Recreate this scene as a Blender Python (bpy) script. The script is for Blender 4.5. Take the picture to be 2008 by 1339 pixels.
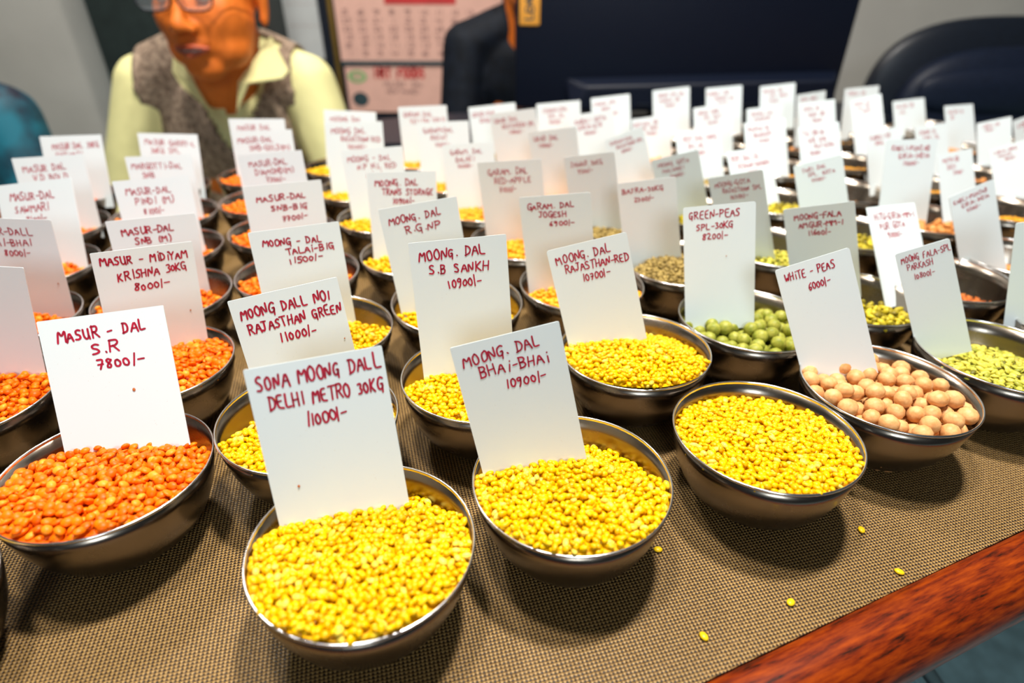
import bpy, bmesh, math, random
import numpy as np
from mathutils import Vector, Matrix

random.seed(7)
rng = np.random.default_rng(11)
PI = math.pi
sc = bpy.context.scene
for o in list(bpy.data.objects):
    bpy.data.objects.remove(o)
COL = sc.collection
U = 0.212                       # metres per survey unit
HC = 1.21 * U                   # camera height over the table

# ------------------------------------------------------------------ camera
PITCH, ROLL = math.radians(32.49), math.radians(0.141)
cam_d = bpy.data.cameras.new('camera')
cam = bpy.data.objects.new('camera', cam_d)
COL.objects.link(cam)
fw = Vector((0, math.cos(PITCH), -math.sin(PITCH)))
rt = Vector((1, 0, 0))
up = Vector((0, math.sin(PITCH), math.cos(PITCH)))
rt2 = rt * math.cos(ROLL) + up * math.sin(ROLL)
up2 = up * math.cos(ROLL) - rt * math.sin(ROLL)
m = Matrix.Identity(4)
for i in range(3):
    m[i][0], m[i][1], m[i][2] = rt2[i], up2[i], -fw[i]
m[2][3] = HC
cam.matrix_world = m
cam_d.sensor_width = 36.0
cam_d.lens = 1160 / 2008 * 36
cam_d.clip_start = 0.01
cam_d.clip_end = 50
cam_d.dof.use_dof = True
cam_d.dof.focus_distance = 0.318
cam_d.dof.aperture_fstop = 4.5
sc.camera = cam

# ------------------------------------------------------------------ light
sc.view_settings.view_transform = 'Standard'
sc.view_settings.look = 'None'
sc.view_settings.gamma = 1.0
sc.view_settings.use_curve_mapping = False
sc.view_settings.exposure = 0.5
w = bpy.data.worlds.new('world')
sc.world = w
w.use_nodes = True
w.node_tree.nodes['Background'].inputs[0].default_value = (0.80, 0.88, 1.0, 1)
w.node_tree.nodes['Background'].inputs[1].default_value = 0.035


def area(name, loc, target, size, energy, color, sy=None):
    d = bpy.data.lights.new(name, 'AREA')
    d.energy = energy
    d.color = color
    d.size = size
    if sy:
        d.shape = 'RECTANGLE'
        d.size_y = sy
    o = bpy.data.objects.new(name, d)
    COL.objects.link(o)
    o.location = loc
    o.rotation_euler = (Vector(target) - Vector(loc)).to_track_quat('-Z', 'Y').to_euler()
    return o


area('ceiling_lamp_rear', (0.20, 0.50, 1.45), (0.1, 0.4, 0), 0.11, 23, (1.0, 0.94, 0.86))
area('ceiling_lamp_mid', (-0.20, 0.34, 1.50), (-0.1, 0.4, 0), 0.12, 12, (1.0, 0.95, 0.88))
area('camera_side_fill', (0.1, -1.3, 0.85), (0.1, 0.6, 0.05), 0.40, 6.8, (0.82, 0.93, 1.0))  # added cool fill from the camera side, whitens the upright cards
area('wall_fill_far', (-0.75, 1.25, 1.6), (-0.8, 1.3, 0), 0.2, 15, (1.0, 0.95, 0.88))  # added overhead fill, lifts the grey back wall at the left


# ------------------------------------------------------------------ materials
def nodes(name):
    mt = bpy.data.materials.new(name)
    mt.use_nodes = True
    return mt, mt.node_tree.nodes, mt.node_tree.links, mt.node_tree.nodes['Principled BSDF']


def mat(name, col, rough=0.5, metal=0.0, spec=0.5, noise=0.0, nscale=40, bump=0.0, col2=None, coat=0.0, sss=0.0):
    mt, n, l, b = nodes(name)
    b.inputs['Base Color'].default_value = (*col, 1)
    b.inputs['Roughness'].default_value = rough
    b.inputs['Metallic'].default_value = metal
    b.inputs['Specular IOR Level'].default_value = spec
    b.inputs['Coat Weight'].default_value = coat
    if sss:
        b.inputs['Subsurface Weight'].default_value = sss
        b.inputs['Subsurface Radius'].default_value = (0.004, 0.0015, 0.0008)
        b.inputs['Subsurface Scale'].default_value = 1.0
    if noise or bump or col2:
        tc = n.new('ShaderNodeTexCoord')
        nz = n.new('ShaderNodeTexNoise')
        nz.inputs['Scale'].default_value = nscale
        nz.inputs['Detail'].default_value = 5
        l.new(tc.outputs['Object'], nz.inputs['Vector'])
        mx = n.new('ShaderNodeMix')
        mx.data_type = 'RGBA'
        c2 = col2 or tuple(max(0, c * (1 - noise)) for c in col)
        mx.inputs['A'].default_value = (*col, 1)
        mx.inputs['B'].default_value = (*c2, 1)
        mr = n.new('ShaderNodeMapRange')
        mr.inputs['From Min'].default_value = 0.35
        mr.inputs['From Max'].default_value = 0.65
        l.new(nz.outputs['Fac'], mr.inputs['Value'])
        l.new(mr.outputs['Result'], mx.inputs['Factor'])
        l.new(mx.outputs['Result'], b.inputs['Base Color'])
        if bump:
            bp = n.new('ShaderNodeBump')
            bp.inputs['Strength'].default_value = bump
            bp.inputs['Distance'].default_value = 0.002
            l.new(nz.outputs['Fac'], bp.inputs['Height'])
            l.new(bp.outputs['Normal'], b.inputs['Normal'])
    return mt


def grain_mat(name, c1, c2, rough=0.40, sss=0.12, c3=None):
    """colour differs from grain to grain (random per island)"""
    mt, n, l, b = nodes(name)
    g = n.new('ShaderNodeNewGeometry')
    r = n.new('ShaderNodeValToRGB')
    e = r.color_ramp.elements
    e[0].position, e[0].color = 0.0, (*c1, 1)
    e[1].position, e[1].color = 0.85, (*c2, 1)
    if c3:
        k = e.new(0.97)
        k.color = (*c3, 1)
    l.new(g.outputs['Random Per Island'], r.inputs['Fac'])
    l.new(r.outputs['Color'], b.inputs['Base Color'])
    b.inputs['Roughness'].default_value = rough
    b.inputs['Specular IOR Level'].default_value = 0.2
    if sss:
        b.inputs['Subsurface Weight'].default_value = sss
        b.inputs['Subsurface Radius'].default_value = (0.003, 0.0015, 0.0004)
        b.inputs['Subsurface Scale'].default_value = 0.6
    return mt


def steel(name, rough=0.24, col=(0.50, 0.47, 0.44)):
    mt, n, l, b = nodes(name)
    b.inputs['Base Color'].default_value = (*col, 1)
    b.inputs['Metallic'].default_value = 1.0
    b.inputs['Roughness'].default_value = rough
    tc = n.new('ShaderNodeTexCoord')
    mp = n.new('ShaderNodeMapping')
    mp.inputs['Scale'].default_value = (60, 60, 1600)
    nz = n.new('ShaderNodeTexNoise')
    nz.inputs['Scale'].default_value = 1.0
    l.new(tc.outputs['Object'], mp.inputs['Vector'])
    l.new(mp.outputs['Vector'], nz.inputs['Vector'])
    bp = n.new('ShaderNodeBump')
    bp.inputs['Strength'].default_value = 0.10
    bp.inputs['Distance'].default_value = 0.0004
    l.new(nz.outputs['Fac'], bp.inputs['Height'])
    l.new(bp.outputs['Normal'], b.inputs['Normal'])
    n2 = n.new('ShaderNodeTexNoise')
    n2.inputs['Scale'].default_value = 55
    n2.inputs['Detail'].default_value = 6
    l.new(tc.outputs['Object'], n2.inputs['Vector'])
    mr = n.new('ShaderNodeMapRange')
    mr.inputs['To Min'].default_value = rough - 0.07
    mr.inputs['To Max'].default_value = rough + 0.14
    l.new(n2.outputs['Fac'], mr.inputs['Value'])
    l.new(mr.outputs['Result'], b.inputs['Roughness'])
    return mt


M = {}
M['steel'] = steel('bowl_steel', 0.22, (0.26, 0.22, 0.18))
M['rim'] = steel('rim_steel', 0.16, (0.80, 0.78, 0.76))
M['chrome'] = mat('chrome', (0.8, 0.8, 0.82), 0.08, 1.0)
M['ink'] = mat('red_ink', (0.50, 0.0, 0.035), 0.6, noise=0.35, nscale=300)
M['red_lentil'] = grain_mat('red_lentil', (0.72, 0.10, 0.0), (0.86, 0.19, 0.001), c3=(0.85, 0.30, 0.02))
M['yellow_lentil'] = grain_mat('yellow_lentil', (0.68, 0.33, 0.0), (0.80, 0.50, 0.0), rough=0.3, c3=(0.85, 0.66, 0.10))
M['chickpea'] = grain_mat('chickpea_split', (0.75, 0.24, 0.004), (0.95, 0.42, 0.02))
M['gold'] = grain_mat('gold_grain', (0.5, 0.2, 0.008), (0.75, 0.36, 0.02))
M['millet'] = grain_mat('millet_grain', (0.14, 0.09, 0.02), (0.42, 0.30, 0.09), sss=0)
M['green_split'] = grain_mat('green_split', (0.22, 0.24, 0.02), (0.78, 0.68, 0.10), c3=(0.14, 0.13, 0.02))
M['green_chunk'] = grain_mat('green_chunk', (0.16, 0.12, 0.01), (0.62, 0.50, 0.03), sss=0, c3=(0.10, 0.08, 0.01))
M['brown_bean'] = grain_mat('brown_bean', (0.45, 0.16, 0.03), (0.68, 0.30, 0.09), sss=0)
M['chilli'] = grain_mat('chilli_flake', (0.35, 0.06, 0.01), (0.62, 0.18, 0.03), sss=0)
M['white_pea'] = mat('white_pea', (0.74, 0.41, 0.17), 0.5, spec=.3, noise=0.22, nscale=1.3, bump=0.25, col2=(0.58, 0.27, 0.09))
M['green_pea'] = mat('green_pea', (0.40, 0.38, 0.06), 0.5, spec=.3, noise=0.3, nscale=1.3, bump=0.25, col2=(0.20, 0.23, 0.02))


def card_material():
    mt, n, l, b = nodes('card_paper')
    b.inputs['Roughness'].default_value = 0.45
    tc = n.new('ShaderNodeTexCoord')
    v = n.new('ShaderNodeTexVoronoi')
    v.inputs['Scale'].default_value = 330
    l.new(tc.outputs['Object'], v.inputs['Vector'])
    s = n.new('ShaderNodeMath')
    s.operation = 'LESS_THAN'
    s.inputs[1].default_value = 0.045
    l.new(v.outputs['Distance'], s.inputs[0])
    mx = n.new('ShaderNodeMix')
    mx.data_type = 'RGBA'
    mx.inputs['A'].default_value = (0.76, 0.85, 0.88, 1)
    mx.inputs['B'].default_value = (0.62, 0.60, 0.55, 1)
    l.new(s.outputs[0], mx.inputs['Factor'])
    l.new(mx.outputs['Result'], b.inputs['Base Color'])
    return mt


M['card'] = card_material()
M['speck'] = mat('card_fleck', (0.55, 0.16, 0.04), 0.7, noise=0.2)


def mat_weave():
    """rubber mesh mat: rows of slanted strands with dark gaps, in table-top metres"""
    mt, n, l, b = nodes('woven_mat')
    b.inputs['Roughness'].default_value = 0.42
    b.inputs['Specular IOR Level'].default_value = 0.35
    tc = n.new('ShaderNodeTexCoord')
    mp = n.new('ShaderNodeMapping')
    mp.inputs['Rotation'].default_value = (0, 0, math.radians(8))
    l.new(tc.outputs['Object'], mp.inputs['Vector'])
    sep = n.new('ShaderNodeSeparateXYZ')
    l.new(mp.outputs['Vector'], sep.inputs[0])

    def sine(sock, freq, ph=None):
        a = n.new('ShaderNodeMath')
        a.operation = 'MULTIPLY'
        a.inputs[1].default_value = freq
        l.new(sock, a.inputs[0])
        if ph is not None:
            q = n.new('ShaderNodeMath')
            q.operation = 'ADD'
            l.new(a.outputs[0], q.inputs[0])
            l.new(ph, q.inputs[1])
            a = q
        s = n.new('ShaderNodeMath')
        s.operation = 'SINE'
        l.new(a.outputs[0], s.inputs[0])
        return s.outputs[0]
    P = 2 * PI / 0.00185
    sx = sine(sep.outputs['X'], P)
    sgn = n.new('ShaderNodeMath')
    sgn.operation = 'MULTIPLY'
    sgn.inputs[1].default_value = 0.9
    l.new(sx, sgn.inputs[0])
    sy = sine(sep.outputs['Y'], P * 1.15, sgn.outputs[0])
    mul = n.new('ShaderNodeMath')
    mul.operation = 'ADD'
    l.new(sx, mul.inputs[0])
    l.new(sy, mul.inputs[1])
    mr = n.new('ShaderNodeMapRange')
    mr.inputs['From Min'].default_value = -1.5
    mr.inputs['From Max'].default_value = 1.2
    l.new(mul.outputs[0], mr.inputs['Value'])
    nz = n.new('ShaderNodeTexNoise')
    nz.inputs['Scale'].default_value = 700
    l.new(tc.outputs['Object'], nz.inputs['Vector'])
    ad = n.new('ShaderNodeMath')
    ad.operation = 'MULTIPLY_ADD'
    ad.inputs[1].default_value = 0.9
    ad.inputs[2].default_value = -0.45
    l.new(nz.outputs['Fac'], ad.inputs[0])
    ad2 = n.new('ShaderNodeMath')
    ad2.operation = 'ADD'
    ad2.use_clamp = True
    l.new(mr.outputs['Result'], ad2.inputs[0])
    l.new(ad.outputs[0], ad2.inputs[1])
    r = n.new('ShaderNodeValToRGB')
    e = r.color_ramp.elements
    e[0].position, e[0].color = 0.12, (0.006, 0.005, 0.005, 1)
    e[1].position, e[1].color = 0.95, (0.36, 0.225, 0.078, 1)
    k = e.new(0.5)
    k.color = (0.125, 0.06, 0.013, 1)
    l.new(ad2.outputs[0], r.inputs['Fac'])
    l.new(r.outputs['Color'], b.inputs['Base Color'])
    bp = n.new('ShaderNodeBump')
    bp.inputs['Strength'].default_value = 0.7
    bp.inputs['Distance'].default_value = 0.0006
    l.new(ad2.outputs[0], bp.inputs['Height'])
    l.new(bp.outputs['Normal'], b.inputs['Normal'])
    return mt


M['weave'] = mat_weave()


def wood_material():
    mt, n, l, b = nodes('varnished_wood')
    tc = n.new('ShaderNodeTexCoord')
    mp = n.new('ShaderNodeMapping')
    mp.inputs['Scale'].default_value = (30, 230, 230)
    l.new(tc.outputs['Object'], mp.inputs['Vector'])
    nz = n.new('ShaderNodeTexNoise')
    nz.inputs['Scale'].default_value = 1.6
    nz.inputs['Detail'].default_value = 8
    nz.inputs['Roughness'].default_value = 0.62
    l.new(mp.outputs['Vector'], nz.inputs['Vector'])
    r = n.new('ShaderNodeValToRGB')
    e = r.color_ramp.elements
    e[0].position, e[0].color = 0.33, (0.012, 0.004, 0.002, 1)
    e[1].position, e[1].color = 0.72, (0.29, 0.044, 0.002, 1)
    k = e.new(0.46)
    k.color = (0.13, 0.014, 0.002, 1)
    l.new(nz.outputs['Fac'], r.inputs['Fac'])
    l.new(r.outputs['Color'], b.inputs['Base Color'])
    b.inputs['Roughness'].default_value = 0.38
    b.inputs['Coat Weight'].default_value = 0.08
    b.inputs['Specular IOR Level'].default_value = 0.15
    b.inputs['Coat Roughness'].default_value = 0.25
    return mt


M['wood'] = wood_material()
M['table_under'] = mat('table_board', (0.06, 0.03, 0.015), 0.6, noise=0.3)
M['wall'] = mat('grey_wall', (0.50, 0.48, 0.44), 0.85, noise=0.08, nscale=6)
M['wall_side'] = mat('side_wall', (0.30, 0.30, 0.29), 0.85, noise=0.08, nscale=6)
M['ceiling'] = mat('ceiling_paint', (0.45, 0.44, 0.42), 0.9, noise=0.06, nscale=8)
M['floor'] = mat('floor_tile', (0.40, 0.66, 0.72), 0.5, noise=0.3, nscale=30)
M['cupboard'] = mat('dark_cupboard', (0.018, 0.028, 0.026), 0.5, noise=0.3, nscale=30)
M['black'] = mat('black_plastic', (0.006, 0.010, 0.020), 0.42, noise=0.4, nscale=200)
M['monitor'] = mat('monitor_shell', (0.002, 0.005, 0.016), 0.5, spec=0.25, noise=0.3, nscale=400, bump=0.08)
M['leather'] = mat('black_leather', (0.006, 0.011, 0.028), 0.5, spec=0.3, noise=0.3, nscale=150, bump=0.25)
M['skin'] = mat('skin', (0.80, 0.19, 0.022), 0.55, spec=0.3, noise=0.15, nscale=25, sss=0.1)
M['lips'] = mat('lips', (0.50, 0.085, 0.03), 0.55, noise=0.15, nscale=80)
M['hair'] = mat('grey_black_hair', (0.03, 0.028, 0.028), 0.55, noise=0.4, nscale=200, col2=(0.12, 0.12, 0.12))
M['shirt'] = mat('yellow_shirt', (0.80, 0.76, 0.36), 0.75, noise=0.10, nscale=12, bump=0.1)
M['vest'] = mat('grey_knit', (0.42, 0.31, 0.22), 0.95, noise=0.5, nscale=110, bump=1.0, col2=(0.15, 0.10, 0.07))
M['jacket'] = mat('dark_jacket', (0.004, 0.007, 0.014), 0.7, spec=0.2, noise=0.5, nscale=40)
M['blue_cloth'] = mat('blue_print_cloth', (0.0, 0.003, 0.016), 0.7, col2=(0.0, 0.13, 0.19), nscale=17)
M['trousers'] = mat('dark_trousers', (0.02, 0.02, 0.025), 0.8, noise=0.2)
M['paper_pink'] = mat('pink_paper', (0.72, 0.42, 0.34), 0.8, noise=0.08, nscale=30)
M['print_grey'] = mat('calendar_print', (0.36, 0.20, 0.18), 0.8, noise=0.2)
M['print_red'] = mat('red_print', (0.55, 0.03, 0.03), 0.7, noise=0.2)
M['print_green'] = mat('green_print', (0.08, 0.42, 0.12), 0.7, noise=0.2)
M['print_dark'] = mat('dark_print', (0.02, 0.05, 0.06), 0.7, noise=0.2)
M['paper_grey'] = mat('grey_paper', (0.50, 0.52, 0.52), 0.8, noise=0.08, nscale=20)
M['orange_label'] = mat('orange_label', (0.85, 0.38, 0.05), 0.6, noise=0.1)
M['brass'] = mat('brass_strip', (0.45, 0.28, 0.06), 0.35, 0.8, noise=0.2)
M['white_eye'] = mat('eye_white', (0.7, 0.68, 0.62), 0.3, noise=0.1)
M['glass'] = mat('spectacle_glass', (0.9, 0.95, 1.0), 0.05)
M['glass'].node_tree.nodes['Principled BSDF'].inputs['Alpha'].default_value = 0.10


# ------------------------------------------------------------------ helpers
def mesh_obj(name, V, F, material=None, parent=None, smooth=True):
    me = bpy.data.meshes.new(name)
    me.from_pydata([tuple(v) for v in V], [], [tuple(int(i) for i in f) for f in F])
    me.update()
    if smooth:
        me.polygons.foreach_set('use_smooth', [True] * len(me.polygons))
    if material:
        me.materials.append(material)
    return link(name, me, parent)


def link(name, me, parent=None):
    o = bpy.data.objects.new(name, me)
    COL.objects.link(o)
    if parent:
        o.parent = parent
    return o


def tri_mesh(name, V, F, material):
    """numpy triangles -> mesh (fast)"""
    me = bpy.data.meshes.new(name)
    V = np.ascontiguousarray(V, dtype=np.float32)
    F = np.ascontiguousarray(F, dtype=np.int32)
    me.vertices.add(len(V))
    me.vertices.foreach_set('co', V.ravel())
    me.loops.add(F.size)
    me.loops.foreach_set('vertex_index', F.ravel())
    me.polygons.add(len(F))
    me.polygons.foreach_set('loop_start', np.arange(0, F.size, 3, dtype=np.int32))
    me.polygons.foreach_set('loop_total', np.full(len(F), 3, dtype=np.int32))
    me.polygons.foreach_set('use_smooth', np.ones(len(F), dtype=bool))
    me.update(calc_edges=True)
    me.materials.append(material)
    return me


def tag(o, label, cat, group=None, kind=None):
    o['label'] = label
    o['category'] = cat
    if group:
        o['group'] = group
    if kind:
        o['kind'] = kind
    return o


def struct(o):
    o['kind'] = 'structure'
    return o


def empty(name, loc=(0, 0, 0), rz=0.0):
    o = bpy.data.objects.new(name, None)
    o.empty_display_size = 0.02
    COL.objects.link(o)
    o.location = loc
    o.rotation_euler = (0, 0, rz)
    return o


def box(name, lo, hi, material, parent=None, bevel=0.0, seg=2):
    bm = bmesh.new()
    bmesh.ops.create_cube(bm, size=1)
    for v in bm.verts:
        for i in range(3):
            v.co[i] = (lo[i] + hi[i]) / 2 + v.co[i] * (hi[i] - lo[i])
    if bevel:
        bmesh.ops.bevel(bm, geom=bm.edges[:], offset=bevel, segments=seg, affect='EDGES', profile=0.5)
    me = bpy.data.meshes.new(name)
    bm.to_mesh(me)
    bm.free()
    me.materials.append(material)
    if bevel:
        me.polygons.foreach_set('use_smooth', [True] * len(me.polygons))
    return link(name, me, parent)


def lathe(profile, n=48):
    V, F = [], []
    for r, z in profile:
        for k in range(n):
            a = 2 * PI * k / n
            V.append((r * math.cos(a), r * math.sin(a), z))
    for i in range(len(profile) - 1):
        for k in range(n):
            F.append((i * n + k, i * n + (k + 1) % n, (i + 1) * n + (k + 1) % n, (i + 1) * n + k))
    return V, F


def tube(name, pts, rad, material, parent=None, n=12, caps=True):
    pts = [Vector(p) for p in pts]
    V, F = [], []
    for i, p in enumerate(pts):
        d = (pts[min(i + 1, len(pts) - 1)] - pts[max(i - 1, 0)]).normalized()
        a = d.orthogonal().normalized()
        b = d.cross(a)
        r = rad[i] if isinstance(rad, (list, tuple)) else rad
        for k in range(n):
            t = 2 * PI * k / n
            V.append(p + a * math.cos(t) * r + b * math.sin(t) * r)
    for i in range(len(pts) - 1):
        for k in range(n):
            F.append((i * n + k, i * n + (k + 1) % n, (i + 1) * n + (k + 1) % n, (i + 1) * n + k))
    if caps:
        F.append(tuple(range(n))[::-1])
        F.append(tuple(range((len(pts) - 1) * n, len(pts) * n)))
    return mesh_obj(name, V, F, material, parent)


# ------------------------------------------------------------------ setting
TH = math.radians(22.6)                      # table turned in the room
E = Vector((math.cos(TH), math.sin(TH), 0))
N = Vector((-math.sin(TH), math.cos(TH), 0))
FLOOR = -0.78
struct(box('floor', (-2.6, -1.4, FLOOR - 0.05), (2.8, 2.0, FLOOR), M['floor']))
struct(box('wall_back', (-2.6, 1.93, FLOOR), (2.8, 2.05, 1.75), M['wall']))
struct(box('wall_left', (-2.7, -1.4, FLOOR), (-2.6, 2.05, 1.75), M['wall_side']))
struct(box('wall_right', (2.8, -1.4, FLOOR), (2.9, 2.05, 1.75), M['wall_side']))
struct(box('ceiling', (-2.7, -1.4, 1.75), (2.9, 2.05, 1.82), M['ceiling']))

# ------------------------------------------------------------------ tables
table = empty('display_table', (0, 0, 0), TH)
tag(table, 'long wooden display table with rounded red-brown varnished front edge', 'table')
box('tabletop', (-1.15, 0.088, -0.03), (1.2, 0.815, -0.0015), M['table_under'], table)
prof = [(0.092, -0.001), (0.0915, 0.0012), (0.088, 0.0026), (0.080, 0.0030), (0.073, 0.0014), (0.067, -0.003),
        (0.0632, -0.0095), (0.0625, -0.017), (0.065, -0.025), (0.069, -0.030), (0.075, -0.033), (0.092, -0.034)]
V, F = [], []
xs = np.linspace(-1.15, 1.2, 40)
for x in xs:
    for (yy, zz) in prof:
        V.append((x, yy + 0.0003 * math.sin(x * 31), zz))
k = len(prof)
for i in range(len(xs) - 1):
    for j in range(k - 1):
        F.append((i * k + j, i * k + j + 1, (i + 1) * k + j + 1, (i + 1) * k + j))
F.append(tuple(range(k))[::-1])
F.append(tuple(range((len(xs) - 1) * k, len(xs) * k)))
mo = mesh_obj('edge_moulding', V, F, M['wood'], table)
for x, y in ((-1.1, 0.13), (1.15, 0.13), (-1.1, 0.78), (1.15, 0.78)):
    box('leg', (x - 0.025, y - 0.025, FLOOR), (x + 0.025, y + 0.025, -0.03), M['table_under'], table, 0.004)

mt_o = box('table_mat', (-1.15, 0.0925, -0.0015), (1.2, 0.813, 0.0), M['weave'])
mt_o.rotation_euler = (0, 0, TH)
tag(mt_o, 'brown woven mesh mat covering the whole table top under the bowls', 'table mat')

# slanting chrome strut under the front edge, with its dark sleeve behind
tube('support_strut', [(0.272, 0.100, -0.034), (0.3387, 0.101, -0.15), (0.4933, 0.104, -0.35), (0.66, 0.108, -0.60), (0.76, 0.11, FLOOR)], 0.0040, M['chrome'], table)
tube('strut_sleeve', [(0.277, 0.106, -0.034), (0.3500, 0.110, -0.15), (0.510, 0.112, -0.35), (0.675, 0.116, -0.60), (0.775, 0.12, FLOOR)], 0.0065, M['black'], table)

desk = empty('side_desk', (0, 0, 0), 0)
tag(desk, 'black desk behind the display table carrying the screen', 'desk')
dv = [(-0.30, 1.02), (0.0, 1.05), (0.15, 1.09), (0.62, 1.19), (0.76, 1.25), (0.76, 1.40), (0.62, 1.40), (0.10, 1.36), (-0.30, 1.20)]
V = [(x, y, -0.03) for x, y in dv] + [(x, y, 0.0) for x, y in dv]
k = len(dv)
F = [tuple(range(k))[::-1], tuple(range(k, 2 * k))] + [(i, (i + 1) % k, k + (i + 1) % k, k + i) for i in range(k)]
mesh_obj('desktop', V, F, M['black'], desk, smooth=False)
for x, y in ((-0.26, 1.06), (-0.26, 1.17), (0.73, 1.36), (0.62, 1.24)):
    box('leg', (x - 0.02, y - 0.02, FLOOR), (x + 0.02, y + 0.02, -0.03), M['black'], desk)


# ------------------------------------------------------------------ bowls
R = 0.0488
HB = 0.21 * U
PO = [(0.0, 0.0007), (0.018, 0.0005), (0.0245, 0.0), (0.0300, 0.0022), (0.0360, 0.0078), (0.0412, 0.0160), (0.0450, 0.0255),
      (0.0475, 0.0355), (0.0487, 0.0428)]
PI_ = [(0.0480, 0.0428), (0.0467, 0.0355), (0.0442, 0.0258), (0.0404, 0.0166), (0.0353, 0.0088), (0.0296, 0.0034),
       (0.024, 0.0013), (0.0, 0.0013)]


def make_bowl():
    V, F = lathe([(r * R / 0.0492, z) for r, z in PO + PI_], 64)
    me = mesh_obj('body', V, F, M['steel']).data
    bpy.data.objects.remove(bpy.data.objects['body'])
    rp = [(0.0481, 0.0428), (0.0480, 0.0435), (0.0481, 0.0442), (0.0485, HB + 0.0001), (0.0490, 0.0443), (0.0492, 0.0438),
          (0.0489, 0.0430), (0.0481, 0.0428)]
    V, F = lathe([(r * R / 0.0492, z) for r, z in rp], 72)
    rm = mesh_obj('rim', V, F, M['rim']).data
    bpy.data.objects.remove(bpy.data.objects['rim'])
    return me, rm


BODY, RIM = make_bowl()


def ico(sub):
    bm = bmesh.new()
    bmesh.ops.create_icosphere(bm, subdivisions=sub, radius=1.0)
    V = np.array([v.co[:] for v in bm.verts])
    F = np.array([[v.index for v in f.verts] for f in bm.faces])
    bm.free()
    return V, F


ICO = {1: ico(1), 2: ico(2)}
V2, F2 = ICO[2]


def rotmats(yaw, tx, ty):
    n = len(yaw)
    c, s = np.cos(yaw), np.sin(yaw)
    Z = np.zeros((n, 3, 3))
    Z[:, 0, 0] = c; Z[:, 0, 1] = -s; Z[:, 1, 0] = s; Z[:, 1, 1] = c; Z[:, 2, 2] = 1
    X = np.zeros((n, 3, 3))
    c, s = np.cos(tx), np.sin(tx)
    X[:, 0, 0] = 1; X[:, 1, 1] = c; X[:, 1, 2] = -s; X[:, 2, 1] = s; X[:, 2, 2] = c
    Y = np.zeros((n, 3, 3))
    c, s = np.cos(ty), np.sin(ty)
    Y[:, 1, 1] = 1; Y[:, 0, 0] = c; Y[:, 0, 2] = s; Y[:, 2, 0] = -s; Y[:, 2, 2] = c
    return Z @ X @ Y


# kind: (a, b, c) half sizes in metres, tilt spread, packing
GR = {'red_lentil': ((.00255, .0024, .0015), .42, .93), 'yellow_lentil': ((.00215, .0015, .00125), .40, .93),
      'chickpea': ((.0026, .0022, .0016), .6, .85), 'gold': ((.0022, .0015, .0012), .5, .85),
      'millet': ((.0018, .0012, .0011), .6, .85), 'green_split': ((.0027, .0017, .0011), .45, .92),
      'green_chunk': ((.0034, .0022, .0015), .6, .92), 'brown_bean': ((.0044, .0034, .0030), .5, .85),
      'chilli': ((.0032, .0018, .0010), .8, .9)}


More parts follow.
